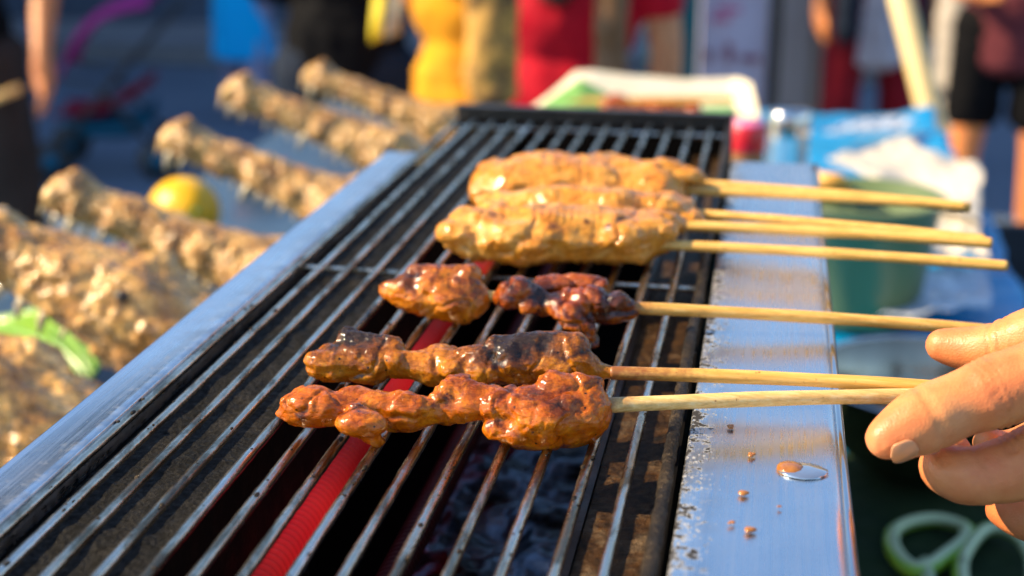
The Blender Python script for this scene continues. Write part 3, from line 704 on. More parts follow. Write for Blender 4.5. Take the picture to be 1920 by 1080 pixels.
slab('pale golden chicken slab on one stick, nearest the camera of the three flat slabs',
     [hz(862, 440, .011, (.008, .012, .0085)), hz(900, 440, .011, (.008, .017, .0105)), hz(1000, 442, .012, (.01, .019, .0115)), hz(1120, 444, .011, (.01, .018, .011)), hz(1200, 448, .0105, (.01, .0165, .0105)), hz(1243, 446, .010, (.008, .012, .0085))],
     101, [(AT(1215, 458, .010), AT(1890, 499, .012), .0022)],
     [(AT(x_, y_, .0215), .0022, .95) for (x_, y_) in ((975, 400), (1005, 408), (1060, 402), (1100, 415), (1165, 412), (1200, 425), (895, 402), (1075, 432))] + [(AT(925, 405, .021), .0034, .9), (AT(1040, 420, .022), .0040, .9), (AT(870, 425, .016), .0028, .9), (AT(945, 395, .02), .0024, .9), (AT(1140, 425, .02), .0028, .9), (AT(880, 460, .01), .0024, .9)])
slab('pale golden chicken slab with two crossing sticks, middle one of the three flat slabs',
     [hz(930, 402, .010, (.008, .012, .008)), hz(1040, 402, .013, (.01, .014, .011)), hz(1150, 404, .013, (.01, .014, .011)), hz(1240, 408, .011, (.01, .014, .010)), hz(1272, 410, .010, (.006, .010, .007))],
     131, [(AT(1240, 396, .012), AT(1848, 449, .014), .0021), (AT(1245, 422, .011), AT(1861, 456, .014), .0024)],
     [(AT(1095, 385, .023), .0034, .9)])
slab('pale golden chicken slab with two sticks, farthest of the three flat slabs',
     [hz(905, 350, .010, (.008, .014, .009)), hz(960, 342, .012, (.009, .024, .0115)), hz(1040, 340, .0125, (.01, .026, .0125)), hz(1150, 345, .0115, (.01, .024, .0115)), hz(1240, 352, .011, (.01, .021, .0105)), hz(1278, 354, .010, (.006, .015, .008))],
     161, [(AT(1265, 341, .011), AT(1812, 387, .013), .0021), (AT(1268, 356, .010), AT(1821, 389, .012), .0023)],
     [(AT(x_, y_, .021), .003, .9) for (x_, y_) in ((950, 320), (1010, 335), (1080, 330), (1160, 325), (1200, 340), (960, 350))] + [(AT(905, 335, .018), .0028, .9), (AT(1130, 355, .021), .0034, .9)])

# sauce drop and crumbs on the right flange
def drop(cx, cy, rx_, ry_, h, name, mat, label, cat, rz=0):
    p = AT(cx, cy, .001); V, Fc = ico(); W = V * np.array([rx_, ry_, h]) + np.array([p[0], p[1], p[2] + .0002])
    return tag(MB().add(W, Fc).build(name, mat, None, True), label, cat)
M['amber'] = simple('amber_grease', (.42, .16, .02), (.25, .08, .01), 300, .12, 0, .3, 900, .0005, .6)
M['wet'] = NM('clear_grease').set('Base Color', (.5, .55, .6)).set('Metallic', .85).set('Roughness', .08).m
drop(1482, 879, .0042, .0046, .0014, 'grease_drop', 'amber', 'amber drop of grease on the right steel flange', 'grease drop')
drop(1506, 884, .0075, .0060, .0007, 'grease_puddle', 'wet', 'clear film of grease beside the amber drop on the right flange', 'grease film')
mb = MB(); rs = random.Random(5)
for (x, y, r) in [(1392, 923, .0013), (1407, 994, .0014), (1372, 800, .0010), (1410, 852, .0009), (1372, 980, .0007), (1462, 948, .0005)]:
    for q in range(3): p = AT(x + rs.uniform(-4, 4), y + rs.uniform(-2, 2), .0016); mb.add(V * np.array([r * rs.uniform(.6, 1.2), r * rs.uniform(.6, 1.2), r * .45]) + p, Fc)
tag(mb.build('food_crumbs', 'amber', None, True), 'tiny brown food crumbs scattered on the right flange', 'crumbs', None, 'stuff')

# ------------------------------------------------------------------ the cook's hand
def dense(pts):
    out = []
    for (p, a), (q, b) in zip(pts[:-1], pts[1:]):
        k = max(2, int(np.linalg.norm(q - p) / (min(a, b) * .16)))
        for i in range(k):
            t = i / k; out.append((p * (1 - t) + q * t, a * (1 - t) + b * t))
    return out + [pts[-1]]
def hand():
    t = thing('person', 'cook reaching in from the right edge, hand pinching three bamboo sticks', 'person', (.75, .25, 0.001))
    def c(*p):
        K_ = [(PD(x, y, d), r * .96 * d / F_PX) for (x, y, d, r) in p]; S = []; n = len(K_)
        A_ = np.array([np.append(q[0], q[1]) for q in K_]); A_ = np.vstack([2 * A_[0] - A_[1], A_, 2 * A_[-1] - A_[-2]])
        for i in range(1, n):
            for u in np.linspace(0, 1, 7)[:-1]:
                a, b, c_, d = A_[i - 1], A_[i], A_[i + 1], A_[i + 2]; q = .5 * (2 * b + (c_ - a) * u + (2 * a - 5 * b + 4 * c_ - d) * u ** 2 + (-a + 3 * b - 3 * c_ + d) * u ** 3)
                S.append((q[:3], float(q[3])))
        return dense(S + [K_[-1]])
    idx = [(1662, 823, .405, 43), (1692, 808, .406, 56), (1738, 786, .407, 67), (1788, 763, .408, 64), (1830, 748, .408, 67), (1868, 734, .408, 76), (1925, 713, .407, 73), (2080, 655, .405, 84), (2240, 600, .41, 92)]
    thb = [(1768, 648, .470, 36), (1800, 652, .468, 43), (1860, 652, .462, 50), (1930, 632, .455, 58), (2040, 600, .445, 66), (2230, 640, .435, 95)]
    mid = [(1790, 845, .432, 36), (1765, 872, .418, 46), (1800, 890, .414, 58), (1860, 888, .412, 64), (1930, 866, .412, 72), (2080, 800, .412, 80), (2240, 740, .415, 92)]
    rng_ = [(1850, 828, .455, 30), (1900, 835, .462, 34), (2000, 800, .455, 44), (2200, 760, .44, 70)]
    pky = [(1880, 955, .440, 36), (1925, 968, .432, 50), (1990, 968, .43, 60), (2100, 900, .43, 70), (2260, 840, .43, 88)]
    e = c(*idx) + c(*thb) + c(*mid) + c(*rng_) + c(*pky)
    # palm, wrist and forearm running back to the elbow
    K = [PD(2240, 600, .41), PD(2240, 680, .418), PD(2250, 760, .425), PD(2260, 850, .432)]
    Wr = PD(2700, 800, .42)
    for k_, r in zip(K, (.0145, .0145, .014, .013)): e += dense([(k_, r), (k_ * .35 + Wr * .65 + np.array([0, 0, 0]), .019)])
    e += dense([(PD(2230, 640, .435), .016), (Wr, .020)])
    El = Wr + np.array([.22, -.06, -.06]); Sh = El + np.array([.10, -.05, .20])
    e += dense([(Wr + np.array([-.012, 0, 0]), .023), (Wr + np.array([.02, 0, 0]), .024), (Wr * .5 + El * .5, .036), (El, .040), (Sh, .05)])
    joints = [((1735, 785, .407), (-.45, 1)), ((1905, 722, .405), (-.4, 1)), ((1862, 640, .46), (.1, 1)), ((1845, 890, .412), (-.3, 1))]
    axI = np.array(PD(1925, 712, .407) - PD(1700, 803, .407)); axI /= np.linalg.norm(axI)
    axT = np.array(PD(1930, 632, .455) - PD(1768, 648, .47)); axT /= np.linalg.norm(axT)
    cr = [(PD(1738, 785, .407), axI, .0006, .013), (PD(1746, 781, .407), axI, .0004, .013), (PD(1862, 735, .405), axI, .0007, .016), (PD(1874, 729, .405), axI, .0006, .016), (PD(1850, 740, .405), axI, .0005, .016), (PD(1886, 724, .405), axI, .0003, .016),
          (PD(1862, 640, .46), axT, .0005, .011), (PD(1885, 636, .46), axT, .0005, .011), (PD(1896, 634, .46), axT, .0003, .011), (PD(1840, 890, .412), axI, .0004, .012), (PD(1850, 888, .412), axI, .0003, .012)]
    def disp(P, N):
        d = .00018 * fbm(P * 90, 2, 4) + .00006 * fbm(P * 900, 3, 7)
        for (p, ax, a, R_) in cr:
            s = (P - p) @ ax + .0006 * fbm(P * 250, 2, 3); rr = np.linalg.norm(P - p, axis=1)
            d = d - a * np.exp(-(s / .00055) ** 2) * (rr < R_ * 1.15)
        # swelling of the knuckle between creases
        for p in (PD(1862, 735, .405), PD(1738, 785, .407)):
            d = d + .0007 * np.exp(-(np.linalg.norm(P - p, axis=1) / .011) ** 2)
        return P + N * d[:, None]
    tips = [(PD(1664, 822, .405), .011), (PD(1768, 648, .470), .011), (PD(1765, 872, .418), .010), (PD(1862, 735, .402), .010), (PD(1880, 955, .44), .012), (PD(1850, 890, .405), .010)]
    red = lambda P, N: sum(np.exp(-(np.linalg.norm(P - p, axis=1) / r_) ** 2) for p, r_ in tips)
    body = blob('body', 'skin', t, e, .00105, 14, disp, None, {'red': red})
    # index nail: a curved plate seated on the fingertip, facing down-left towards the lens
    def nail(cx, cy, d, rpx, ax, out, wpx, lpx):
        ax = ax / np.linalg.norm(ax); out = out - ax * (out @ ax); out /= np.linalg.norm(out); sd = np.cross(ax, out)
        C = PD(cx, cy, d); r = rpx * d / F_PX; w_ = wpx * d / F_PX; l_ = lpx * d / F_PX; V_ = []; n = 14
        for i in range(n + 1):
            for j in range(n + 1):
                u = (i / n * 2 - 1); v = (j / n * 2 - 1); s = math.sqrt(max(0, 1 - (abs(u) ** 3.2)))
                th = v * s * w_ / r; V_.append(C + ax * u * l_ + out * (r * math.cos(th) + .00035 - .0012 * max(0, -u) ** 2) + sd * r * math.sin(th))
        F_ = [(i * (n + 1) + j, i * (n + 1) + j + 1, (i + 1) * (n + 1) + j + 1, (i + 1) * (n + 1) + j) for i in range(n) for j in range(n)]
        o = MB().add(V_, F_).build('nail', 'nail', t, True); s_ = o.modifiers.new('thickness', 'SOLIDIFY'); s_.thickness = .0004; s_.offset = 0
    outI = -Fv * .75 - Uv * .72 - Rv * .15
    nail(1676, 819, .405, 47, axI, outI, 30, 26)
    sl = MB().tube([El * .75 + Sh * .25, El * .4 + Sh * .6, Sh + (Sh - El) * .1], [.058, .066, .075], 24); sl.build('sleeve', 'c_black', t, True)
hand()

# ------------------------------------------------------------------ crocodile heads
def croc_head(name, label, loc, scale, seed, yawd=0, rolld=0, pitch=10):
    """head in its own space: neck at x=0, snout tip at x=-.27, resting on z=0"""
    t = thing(name, label, 'crocodile head', loc, 'dried crocodile heads beside the grill', R(yawd), False)
    t.rotation_euler = (R(rolld), R(pitch), R(yawd)); t.scale = (scale, scale * (.92 if scale > 1.3 else 1.0), scale * (.92 if scale > 1.3 else 1.0))
    L = .27; n = 150; seg = 72; V = []; T = np.linspace(0, 1, n)
    tk = [0, .08, .2, .34, .44, .52, .6, .75, .86, .93, .98, 1.0]
    wk = [.022, .025, .028, .031, .029, .025, .0215, .0180, .0165, .0185, .0145, .004]
    hk = [.019, .021, .023, .024, .022, .018, .0150, .0125, .0120, .0145, .0110, .004]
    ck = [.020, .024, .032, .040, .045, .047, .048, .048, .048, .049, .047, .045]
    for i, t_ in enumerate(T):
        w_ = np.interp(t_, tk, wk); h_ = np.interp(t_, tk, hk); cz = np.interp(t_, tk, ck)
        for k_ in range(seg):
            th = 2 * math.pi * k_ / seg; c_, s_ = math.cos(th), math.sin(th); p = 2.6
            rr = (abs(c_) ** p + abs(s_) ** p) ** (-1 / p); y = w_ * rr * c_; z = h_ * rr * s_ * (.8 if s_ < 0 and t_ > .45 else 1)
            e_ = .008 * math.exp(-((t_ - .42) / .035) ** 2) * max(0, s_) * math.exp(-((abs(y) - .018) / .009) ** 2)     # brow over the eye
            nn = .0055 * math.exp(-((t_ - .95) / .02) ** 2) * max(0, s_) * math.exp(-((abs(y) - .006) / .006) ** 2)     # nostrils
            fest = .0012 * math.sin(t_ * 58 + math.sin(t_ * 21)) * (abs(c_) ** 3) * (t_ > .45)
            V.append((-L * t_, y + fest * np.sign(c_), cz + z + e_ + nn))
    V = np.array(V); Fc_ = [(i * seg + k_, i * seg + (k_ + 1) % seg, (i + 1) * seg + (k_ + 1) % seg, (i + 1) * seg + k_) for i in range(n - 1) for k_ in range(seg)]
    Fc_.append(tuple(range(seg))); Fc_.append(tuple((n - 1) * seg + k_ for k_ in range(seg - 1, -1, -1)))
    cen = np.stack([V[:, 0], np.zeros(len(V)), np.interp(-V[:, 0] / L, tk, ck)], 1); N = V - cen; N /= (np.linalg.norm(N, axis=1)[:, None] + 1e-9)
    cl = cells(V * np.array([75, 150, 150]), seed); cl2 = cells(V * np.array([190, 330, 330]), seed + 5)
    d = .0034 * (.55 - cl) + .0018 * (.5 - cl2) + .0026 * fbm(V * 70, 3, seed) + .0016 * fbm(V * 160, 3, seed + 3, True)
    V = V + N * d[:, None] * (1 - .5 * np.clip((-V[:, 0] / L - .9) * 8, 0, 1))[:, None]
    MB().add(V, Fc_).build('skull', 'croc', t, True)
    # jowl and throat folds spreading on the table behind the jaw
    rs = random.Random(seed); e = []
    for _ in range(7):
        x = -rs.uniform(.0, .09); s = rs.choice((-1, 1)); e.append((np.array([x, s * rs.uniform(.012, .030), rs.uniform(.010, .026)]), (rs.uniform(.014, .030), rs.uniform(.006, .011), rs.uniform(.006, .012))))
    e += chain([((.0, 0, .016), .016), ((-.07, 0, .018), .014), ((-.10, 0, .028), .010)])
    blob('throat', 'croc', t, e, .0024, 2, lambda P, N: P + N * (.0022 * (.5 - cells(P * 170, seed)) + .003 * fbm(P * 60, 3, seed))[:, None])
    tooth = None
    for s in (-1, 1):
        for k_ in range(13):
            t_ = .50 + .48 * k_ / 12; w_ = np.interp(t_, tk, wk); h_ = np.interp(t_, tk, hk); cz = np.interp(t_, tk, ck)
            ln = rs.choice((.005, .0065, .009)) * (1.45 if k_ in (10, 11, 5) else 1)
            if tooth is None:
                tooth = MB().tube([(0, 0, .2), (0, .04, -.25), (0, .02, -.65), (0, -.06, -1)], [.30, .27, .17, .02], 10).build('tooth', 'tooth', t, True); o = tooth
            else: o = tooth.copy(); COL.objects.link(o); o.parent = t
            o.location = (-L * t_, s * (w_ * .90), cz - h_ * .62); o.scale = (ln,) * 3; o.rotation_euler = (R(-12 * s), R(rs.uniform(-8, 8)), R(0 if s > 0 else 180))
    for s in (-1, 1):
        o = MB().add(ico()[0] * .0035 + np.array([-L * .43, s * .024, .062]), ico()[1]).build('eye', 'eye_dark', t, True)
    return t
CR = [('dried crocodile head farthest from the camera, snout pointing left', 1.535, 1.10, 3, 0, 20, .005),
      ('dried crocodile head second farthest, snout behind the far red dish', 1.36, 1.20, 8, 2, 20, .005),
      ('dried crocodile head with the lemon lying in front of its jaw', 1.155, 1.15, 14, -1, 20, .010),
      ('dried crocodile head with long hanging front fangs, just nearer than the lemon', 0.965, 1.17, 21, 1, 19, .012),
      ('big glistening crocodile head beside the green leaf, snout cut by left edge', .80, 1.50, 29, 2, 22, .012),
      ('nearest crocodile head at lower left, only its wrinkled neck in view', .635, 1.52, 37, 2, 22, .012)]
for (lb, y, s, sd, yw, pt, dx) in CR:
    croc_head('crocodile_head', lb, (-.262 + dx, y, ZT + .004), s, sd, yw, 0, pt)

# lemon
def lemon_obj():
    p = AT(345, 400, -.203); L_ = .042; n = 40; prof = []
    for i in range(n + 1):
        u = i / n * math.pi; x = -math.cos(u) * L_ * (1 + .0); r = .037 * math.sin(u) ** .85
        if i in (0, n): r = 0.0005
        prof.append((max(r, .0005), x + (.005 * (abs(math.cos(u)) ** 14) * (-1 if math.cos(u) > 0 else 1))))
    o = MB().lathe(prof, (0, 0, 0), 48).build('lemon', 'lemon', None, True); o.location = p; o.rotation_euler = (R(75), R(15), R(35))
    o.location.z = ZT + .038
    tag(o, 'whole yellow lemon between two crocodile heads', 'lemon')
    MB().tube([(0, 0, .042), (0, 0, .050)], .003, 8).build('stem', 'leaf', o, True)
lemon_obj()
# red dishes and chillies on the oilcloth
def dish(x, y, z, r, h, name, mat, label, cat, inner=None):
    p = AT(x, y, z); t = thing(name, label, cat, (p[0], p[1], ZT), None)
    MB().lathe([(r * .55, 0), (r * .6, .0), (r * .85, h * .5), (r, h), (r * .96, h), (r * .8, h * .5), (r * .5, h * .14), (.0005, h * .12)], (p[0], p[1], ZT + .001), 36).build('bowl', mat, t, True)
    if inner: MB().lathe([(.0005, h * .6), (r * .85, h * .6)], (p[0], p[1], ZT + .001), 30).build('filling', inner, t, True)
    return t
dish(487, 322, -.22, .036, .028, 'sauce_dish', 'crimson', 'small crimson dish of dark dip on the oilcloth between far heads', 'dish', 'soot')
for i, (x, y, a, lb) in enumerate([(300, 505, .5, 'shiny red chilli lying left of the long-fanged head'), (275, 478, 1.1, 'shorter red chilli half hidden behind the big glistening head'), (225, 480, 2.0, 'red chilli nearest the left edge')]):
    p = AT(x, y, -.235); q = [(p[0] + .028 * (k_ / 6 - .5) * 2 * math.cos(a), p[1] + .028 * (k_ / 6 - .5) * 2 * math.sin(a) + .006 * math.sin(k_), ZT + .008) for k_ in range(7)]
    o = MB().tube(q, [.003, .0068, .0075, .007, .006, .004, .0008], 12).build('chilli', 'chili', None, True); tag(o, lb, 'chilli', 'red chillies')
# green leaf
def leaf_obj():
    p0 = AT(-40, 600, -.215); p1 = AT(150, 690, -.215); d = p1 - p0
    def fn(u, v):
        w_ = .05 * math.sin(min(1, max(0, u * .94 + .06)) * math.pi) ** .7; s = (v - .5) * 2
        nrm = np.array([-d[1], d[0], 0]) / np.linalg.norm(d[:2]); q = p0 + d * u * 1.1 + nrm * s * w_
        return (q[0], q[1], ZT + .012 + .020 * math.sin(u * 3.1) + .010 * abs(s) + .002 * math.sin(s * 26 + u * 4))
    o = grid_sheet('leaf', 'leaf_bright', None, 40, 30, fn, .0006); tag(o, 'bright green leaf lying between the two nearest crocodile heads', 'leaf')
    MB().tube([p0 + d * 1.1 * u + np.array([0, 0, 0]) - np.array([0, 0, p0[2]]) + np.array([0, 0, ZT + .0135 + .020 * math.sin(u * 3.1)]) for u in np.linspace(0, 1.08, 20)], .0018, 8).build('midrib', 'leaf', o, True)
leaf_obj()

# ------------------------------------------------------------------ right-hand table things
bx, by, _z = PD(1975, 470, 2.0)
bn_ = thing('waste_bin', 'tall black bin standing beyond the right edge of the stall table', 'bin', (bx, by, .001))
mbn = MB(); mbn.lathe([(.0005, 0), (.13, 0), (.17, .98), (.185, .985), (.185, 1.0), (.16, 1.0), (.125, .02), (.0005, .02)], (bx, by, .002), 40); mbn.build('bin_body', 'rubber', bn_, True)
MB().tube([(bx + .178 * math.cos(a), by + .178 * math.sin(a), .93) for a in np.linspace(0, 2 * math.pi, 40)], .008, 8, False).build('bin_band', 'post_dark', bn_, True)
# steel bowl
p = AT(1742, 722, -.18); t = thing('steel_bowl', 'shiny round steel bowl under the cook\'s hand', 'bowl', (p[0], p[1], ZT))
r = .076; z0 = ZT + .004
MB().lathe([(.0005, .0), (r * .55, 0), (r * .8, .016), (r * .95, .040), (r * 1.0, .062), (r * 1.03, .0625), (r * 1.03, .0612), (r * 1.0, .060), (r * .93, .040), (r * .78, .018), (r * .5, .003), (.0005, .002)][::-1], (p[0], p[1], z0), 64).build('bowl', 'bowl_steel', t, True)
MB().tube([(p[0] + r * 1.03 * math.cos(a), p[1] + r * 1.03 * math.sin(a), z0 + .062) for a in np.linspace(0, 2 * math.pi, 49)], .0018, 8, False).build('rolled_rim', 'steel', t, True)
MB().lathe([(.0005, .030), (r * .86, .030)], (p[0], p[1], z0), 40).build('infill', 'dark_infill', t, True)  # dark disc added to make the bowl's reflecting inside look darker
# mint bucket
p = AT(1625, 372, -.13); t = thing('plastic_bucket', 'mint green plastic bucket of dark marinade behind the stick ends', 'bucket', (p[0], p[1], ZT)); r = .066; h = .11
MB().lathe([(.0005, 0), (r * .74, 0), (r * .78, .004), (r * .97, h - .004), (r * 1.04, h - .003), (r * 1.04, h), (r * .95, h), (r * .74, .006), (.0005, .005)], (p[0], p[1], ZT + .003), 56).build('bucket', 'mint', t, True)
MB().lathe([(.0005, h * .5), (r * .86, h * .5)], (p[0], p[1], ZT + .003), 40).build('infill', 'olive_sauce', t, True)
q0 = AT(1524, 334, -.118); o = MB().tube([q0, AT(1572, 341, -.118), AT(1590, 356, -.16), AT(1600, 370, -.2)], [.0065, .0075, .004, .003], 12).build('spoon', 'orange_wood', None, True)
tag(o, 'wooden spoon handle standing in the mint green bucket', 'spoon')
# crumpled papers
def crumple(name, mat, label, cat, quad, z, amp, seed, thick=.0006, group=None, fr=6):
    A, B, C_, D = [AT(x, y, z) for (x, y) in quad]
    def fn(u, v):
        q = (A * (1 - u) + B * u) * (1 - v) + (D * (1 - u) + C_ * u) * v
        n = 1 - 2 * abs(sn(u * fr * .6, v * fr * .6, seed)); m = sn(u * fr * .4, v * fr * .4, seed + 9)
        return (q[0] + .01 * m, q[1] + .02 * sn(v * 4, u * 4, seed + 2), q[2] + amp * (n * .5 + .5) + amp * .8 * m * m)
    o = grid_sheet(name, mat, None, 46, 46, fn, thick); return tag(o, label, cat, group)
crumple('paper_wrap', 'paper', 'crumpled cream butcher paper behind the mint bucket', 'paper', [(1560, 330), (1840, 440), (1830, 330), (1690, 275)], -.20, .016, 5, .0006, None, 3)
crumple('paper_wrap', 'paper', 'crumpled cream paper right of the mint bucket', 'paper', [(1730, 500), (1850, 500), (1835, 420), (1740, 400)], -.21, .012, 9, .0006, None, 3)
crumple('paper_napkin', 'tissue', 'creased whitish napkin between the steel bowl and the mint bucket', 'napkin', [(1650, 600), (1850, 600), (1850, 520), (1690, 520)], -.22, .010, 14, .0006, None, 3)
crumple('plastic_bag', 'tissue', 'crumpled clear white plastic bag on the blue sheet', 'plastic bag', [(1540, 262), (1680, 262), (1715, 240), (1620, 240)], -.228, .014, 21, .0006, None, 4)
# red-capped jar
def jar(x, ytop, ztop, r, h, capm, capm2, label, glassy=False):
    p = AT(x, ytop, ztop); t = thing('jar', label, 'jar', (p[0], p[1], ZT)); zb = ZT + .004; H_ = (ZG + ztop) - zb
    MB().lathe([(.0005, 0), (r * .9, 0), (r, .004), (r, H_ - .03), (r * .85, H_ - .02), (r * .85, H_ - .012)], (p[0], p[1], zb), 36).build('jar_body', 'glass' if glassy else 'sauce', t, True)
    MB().lathe([(r * 1.02, H_ - .026), (r * 1.06, H_ - .024), (r * 1.06, H_ - .003), (r * .98, H_), (.0005, H_ + .0005)], (p[0], p[1], zb), 36).build('lid', capm, t, True)
    if capm2: MB().lathe([(r * .96, H_ + .0006), (r * .9, H_ + .003), (.0005, H_ + .0032)], (p[0], p[1], zb), 36).build('lid_glare', capm2, t, True)  # disc that carries the painted glare on the lid
    return t
jar(1403, 232, -.092, .0175, .1, 'red_cap', 'cap_glare', 'brown sauce jar with red lid, sky glare painted on its top, behind the grill')
jar(1482, 205, -.10, .021, .1, 'steel', None, 'clear glass jar with shiny metal lid right of the red-lidded jar', True)
p = AT(1382, 300, -.14); o = MB().tube([p, p + np.array([-.002, .004, .014]), p + np.array([-.004, .008, .03])], [.008, .007, .004], 12).build('spoon', 'paper', None, True); 
o2 = MB().tube([(p[0], p[1] - .001, ZT + .003), (p[0], p[1], p[2])], .005, 12).build('handle', 'paper', o, True); tag(o, 'cream plastic spoon standing upright beside the red-lidded jar', 'spoon')
# food tray behind the grill : deep cream card tray lined with banana leaf, standing on an upturned box
c = AT(1205, 225, -.13); cx, cy = c[0], c[1]; zb = ZG - .165
t = thing('storage_box', 'low pale box under the food tray behind the grill', 'box', (cx, cy, ZT))
MB().box(cx - .13, cx + .13, cy - .09, cy + .09, ZT + .004, zb - .012).build('box_body', 'steel_wall', t, False, .004); MB().box(cx - .134, cx + .134, cy - .094, cy + .094, zb - .0119, zb - .001).build('box_lid', 'steel_wall', t, False, .003)
t = thing('food_tray', 'cream card tray lined with green banana leaf behind the grill', 'tray', (cx, cy, zb))
def edge(px, table): return float(np.interp(px, [q[0] for q in table], [q[1] for q in table]))
back = [(990, 208), (1030, 178), (1075, 138), (1110, 136), (1180, 146), (1290, 154), (1385, 150), (1408, 160), (1422, 215)]
def backfn(u, v):            # the tall crinkled back and right wall of the card tray
    px = 990 + 432 * u; B = PD(px, 236, 1.60 + .03 * math.sin(u * 3.1)); T = PD(px, edge(px, back), 1.70 - .12 * max(0, u - .88) / .12)
    q = B * (1 - v) + T * v; return (q[0], q[1] + .006 * sn(u * 7, v * 3, 2) + .02 * v * v, max(zb, q[2]))
grid_sheet('card_tray', 'cream_tray', t, 60, 20, backfn, .0025)
grid_sheet('tray_base', 'cream_tray', t, 10, 10, lambda u, v: (cx - .128 + .262 * u, cy - .095 + .17 * v, zb + .002), .0018)
lf = [(985, 222), (1035, 182), (1088, 147), (1150, 180), (1200, 204), (1300, 202), (1375, 196), (1392, 222)]
def leaffn(u, v):
    px = 985 + 407 * u; B = PD(px, 240, 1.54); T = PD(px, edge(px, lf), 1.60)
    q = B * (1 - v) + T * v; return (q[0], q[1] + .004 * sn(u * 9, v * 3, 5), max(zb + .006, q[2]))
grid_sheet('leaf_liner', 'leaf', t, 60, 16, leaffn, .0012)
for i, lb in enumerate(['cooked skewer in the food tray, nearer of the two', 'cooked skewer in the food tray, farther of the two']):
    tk_ = thing('cooked_skewer', lb, 'skewer', (cx, cy - .02 + .03 * i, zb + .02), 'cooked skewers in the tray')
    fc = PD(1226, 198 - 6 * i, 1.53 + .035 * i); y = fc[1]; zc = fc[2]; e = chain([((fc[0] - .052 + 0.0096 * k_ * 1.0, y + .003 * math.sin(k_ * 3.1), zc - .002 + .002 * math.sin(k_ * 1.7)), .0070 + .0016 * math.sin(k_ * 1.3)) for k_ in range(11)])
    blob('meat', 'meat_glazed', tk_, e, .0016, 1, meat_disp(.0015, 200 + i), None, {'char': char_attr(3 + i, .3)})
    stick(tk_, (cx - .08, y, zc), (cx + .10, y, zc + .008), .002)
# scissors
def scissors():
    c0 = AT(1745, 1010, -.235); t = thing('scissors', 'kitchen scissors with lime green and grey handles on the dark green cloth', 'scissors', (c0[0], c0[1], ZT))
    z = ZT + .006
    def loop(pts, mat_o, mat_i, dz):
        P_ = [AT(x, y, -.23) for (x, y) in pts]; n = len(P_); S = []
        for i in range(n * 8):      # closed Catmull-Rom
            f = i / 8; k_ = int(f); u = f - k_; a, b, c_, d = [P_[(k_ + j - 1) % n] for j in range(4)]
            q = .5 * ((2 * b) + (-a + c_) * u + (2 * a - 5 * b + 4 * c_ - d) * u * u + (-a + 3 * b - 3 * c_ + d) * u ** 3); S.append((q[0], q[1], z + dz))
        S.append(S[0]); S.append(S[1])
        h_ = MB().tube(S, .0044, 12, False).build('handle', mat_o, t, True)
        m_ = np.mean(np.array(S), axis=0); S2 = [tuple(np.array(s_) * .93 + m_ * .07 + np.array([0, 0, .0022])) for s_ in S]
        MB().tube(S2, .0036, 10, False).build('grip_lining', mat_i, t, True)
    loop([(1672, 1015), (1678, 985), (1715, 968), (1765, 965), (1812, 980), (1812, 1005), (1775, 1035), (1730, 1062), (1695, 1050)], 'scissor_green', 'scissor_white', 0)
    loop([(1800, 1060), (1822, 1010), (1850, 985), (1885, 985), (1920, 1010), (1940, 1060), (1930, 1120), (1880, 1160), (1820, 1140)], 'scissor_green', 'scissor_white', .001)
    a, b = AT(1735, 1055, -.234), AT(1760, 1180, -.234); MB().tube([a, (a + b) / 2, b], [.0045, .004, .0035], 10).build('shank', 'scissor_white', t, True)
    a, b = AT(1822, 1120, -.234), AT(1765, 1185, -.234); MB().tube([a, b], [.0045, .0035], 10).build('shank', 'scissor_white', t, True)
    a = AT(1762, 1182, -.236); 
    for s in (-1, 1):
        d = np.array([-.02 * s - .01, -.11, 0]); pp = np.array([.009, 0, 0])
        m_ = MB(); V_ = [a - pp, a + pp, a + d, a - pp + np.array([0, 0, .0012]), a + pp + np.array([0, 0, .0012]), a + d + np.array([0, 0, .001])]
        m_.add([v + np.array([0, 0, .0014 * s + .001]) for v in V_], [(0, 2, 1), (3, 4, 5), (0, 1, 4, 3), (1, 2, 5, 4), (2, 0, 3, 5)]).build('blade', 'steel', t)
    MB().lathe([(.004, 0), (.004, .005), (.0005, .006)], (a[0], a[1], a[2] + .001), 16).build('pivot', 'steel', t, True)
scissors()

# wooden pole leaning beside the far end of the table
b = PD(1862, 620, 2.55); b = np.array([b[0], b[1], 0.002]); p1 = PD(1752, 245, 2.5); p0 = PD(1690, 0, 2.5); d = p0 - p1
foot = p1 - d * ((p1[2] - .002) / d[2]); top = p0 + d * 2.2
tp = thing('wooden_pole', 'pale wooden pole leaning left beyond the blue sheet', 'pole', foot)
MB().tube([foot, foot * .5 + top * .5, top], [.021, .0215, .021], 20).build('pole', 'pole_wood', tp, True)

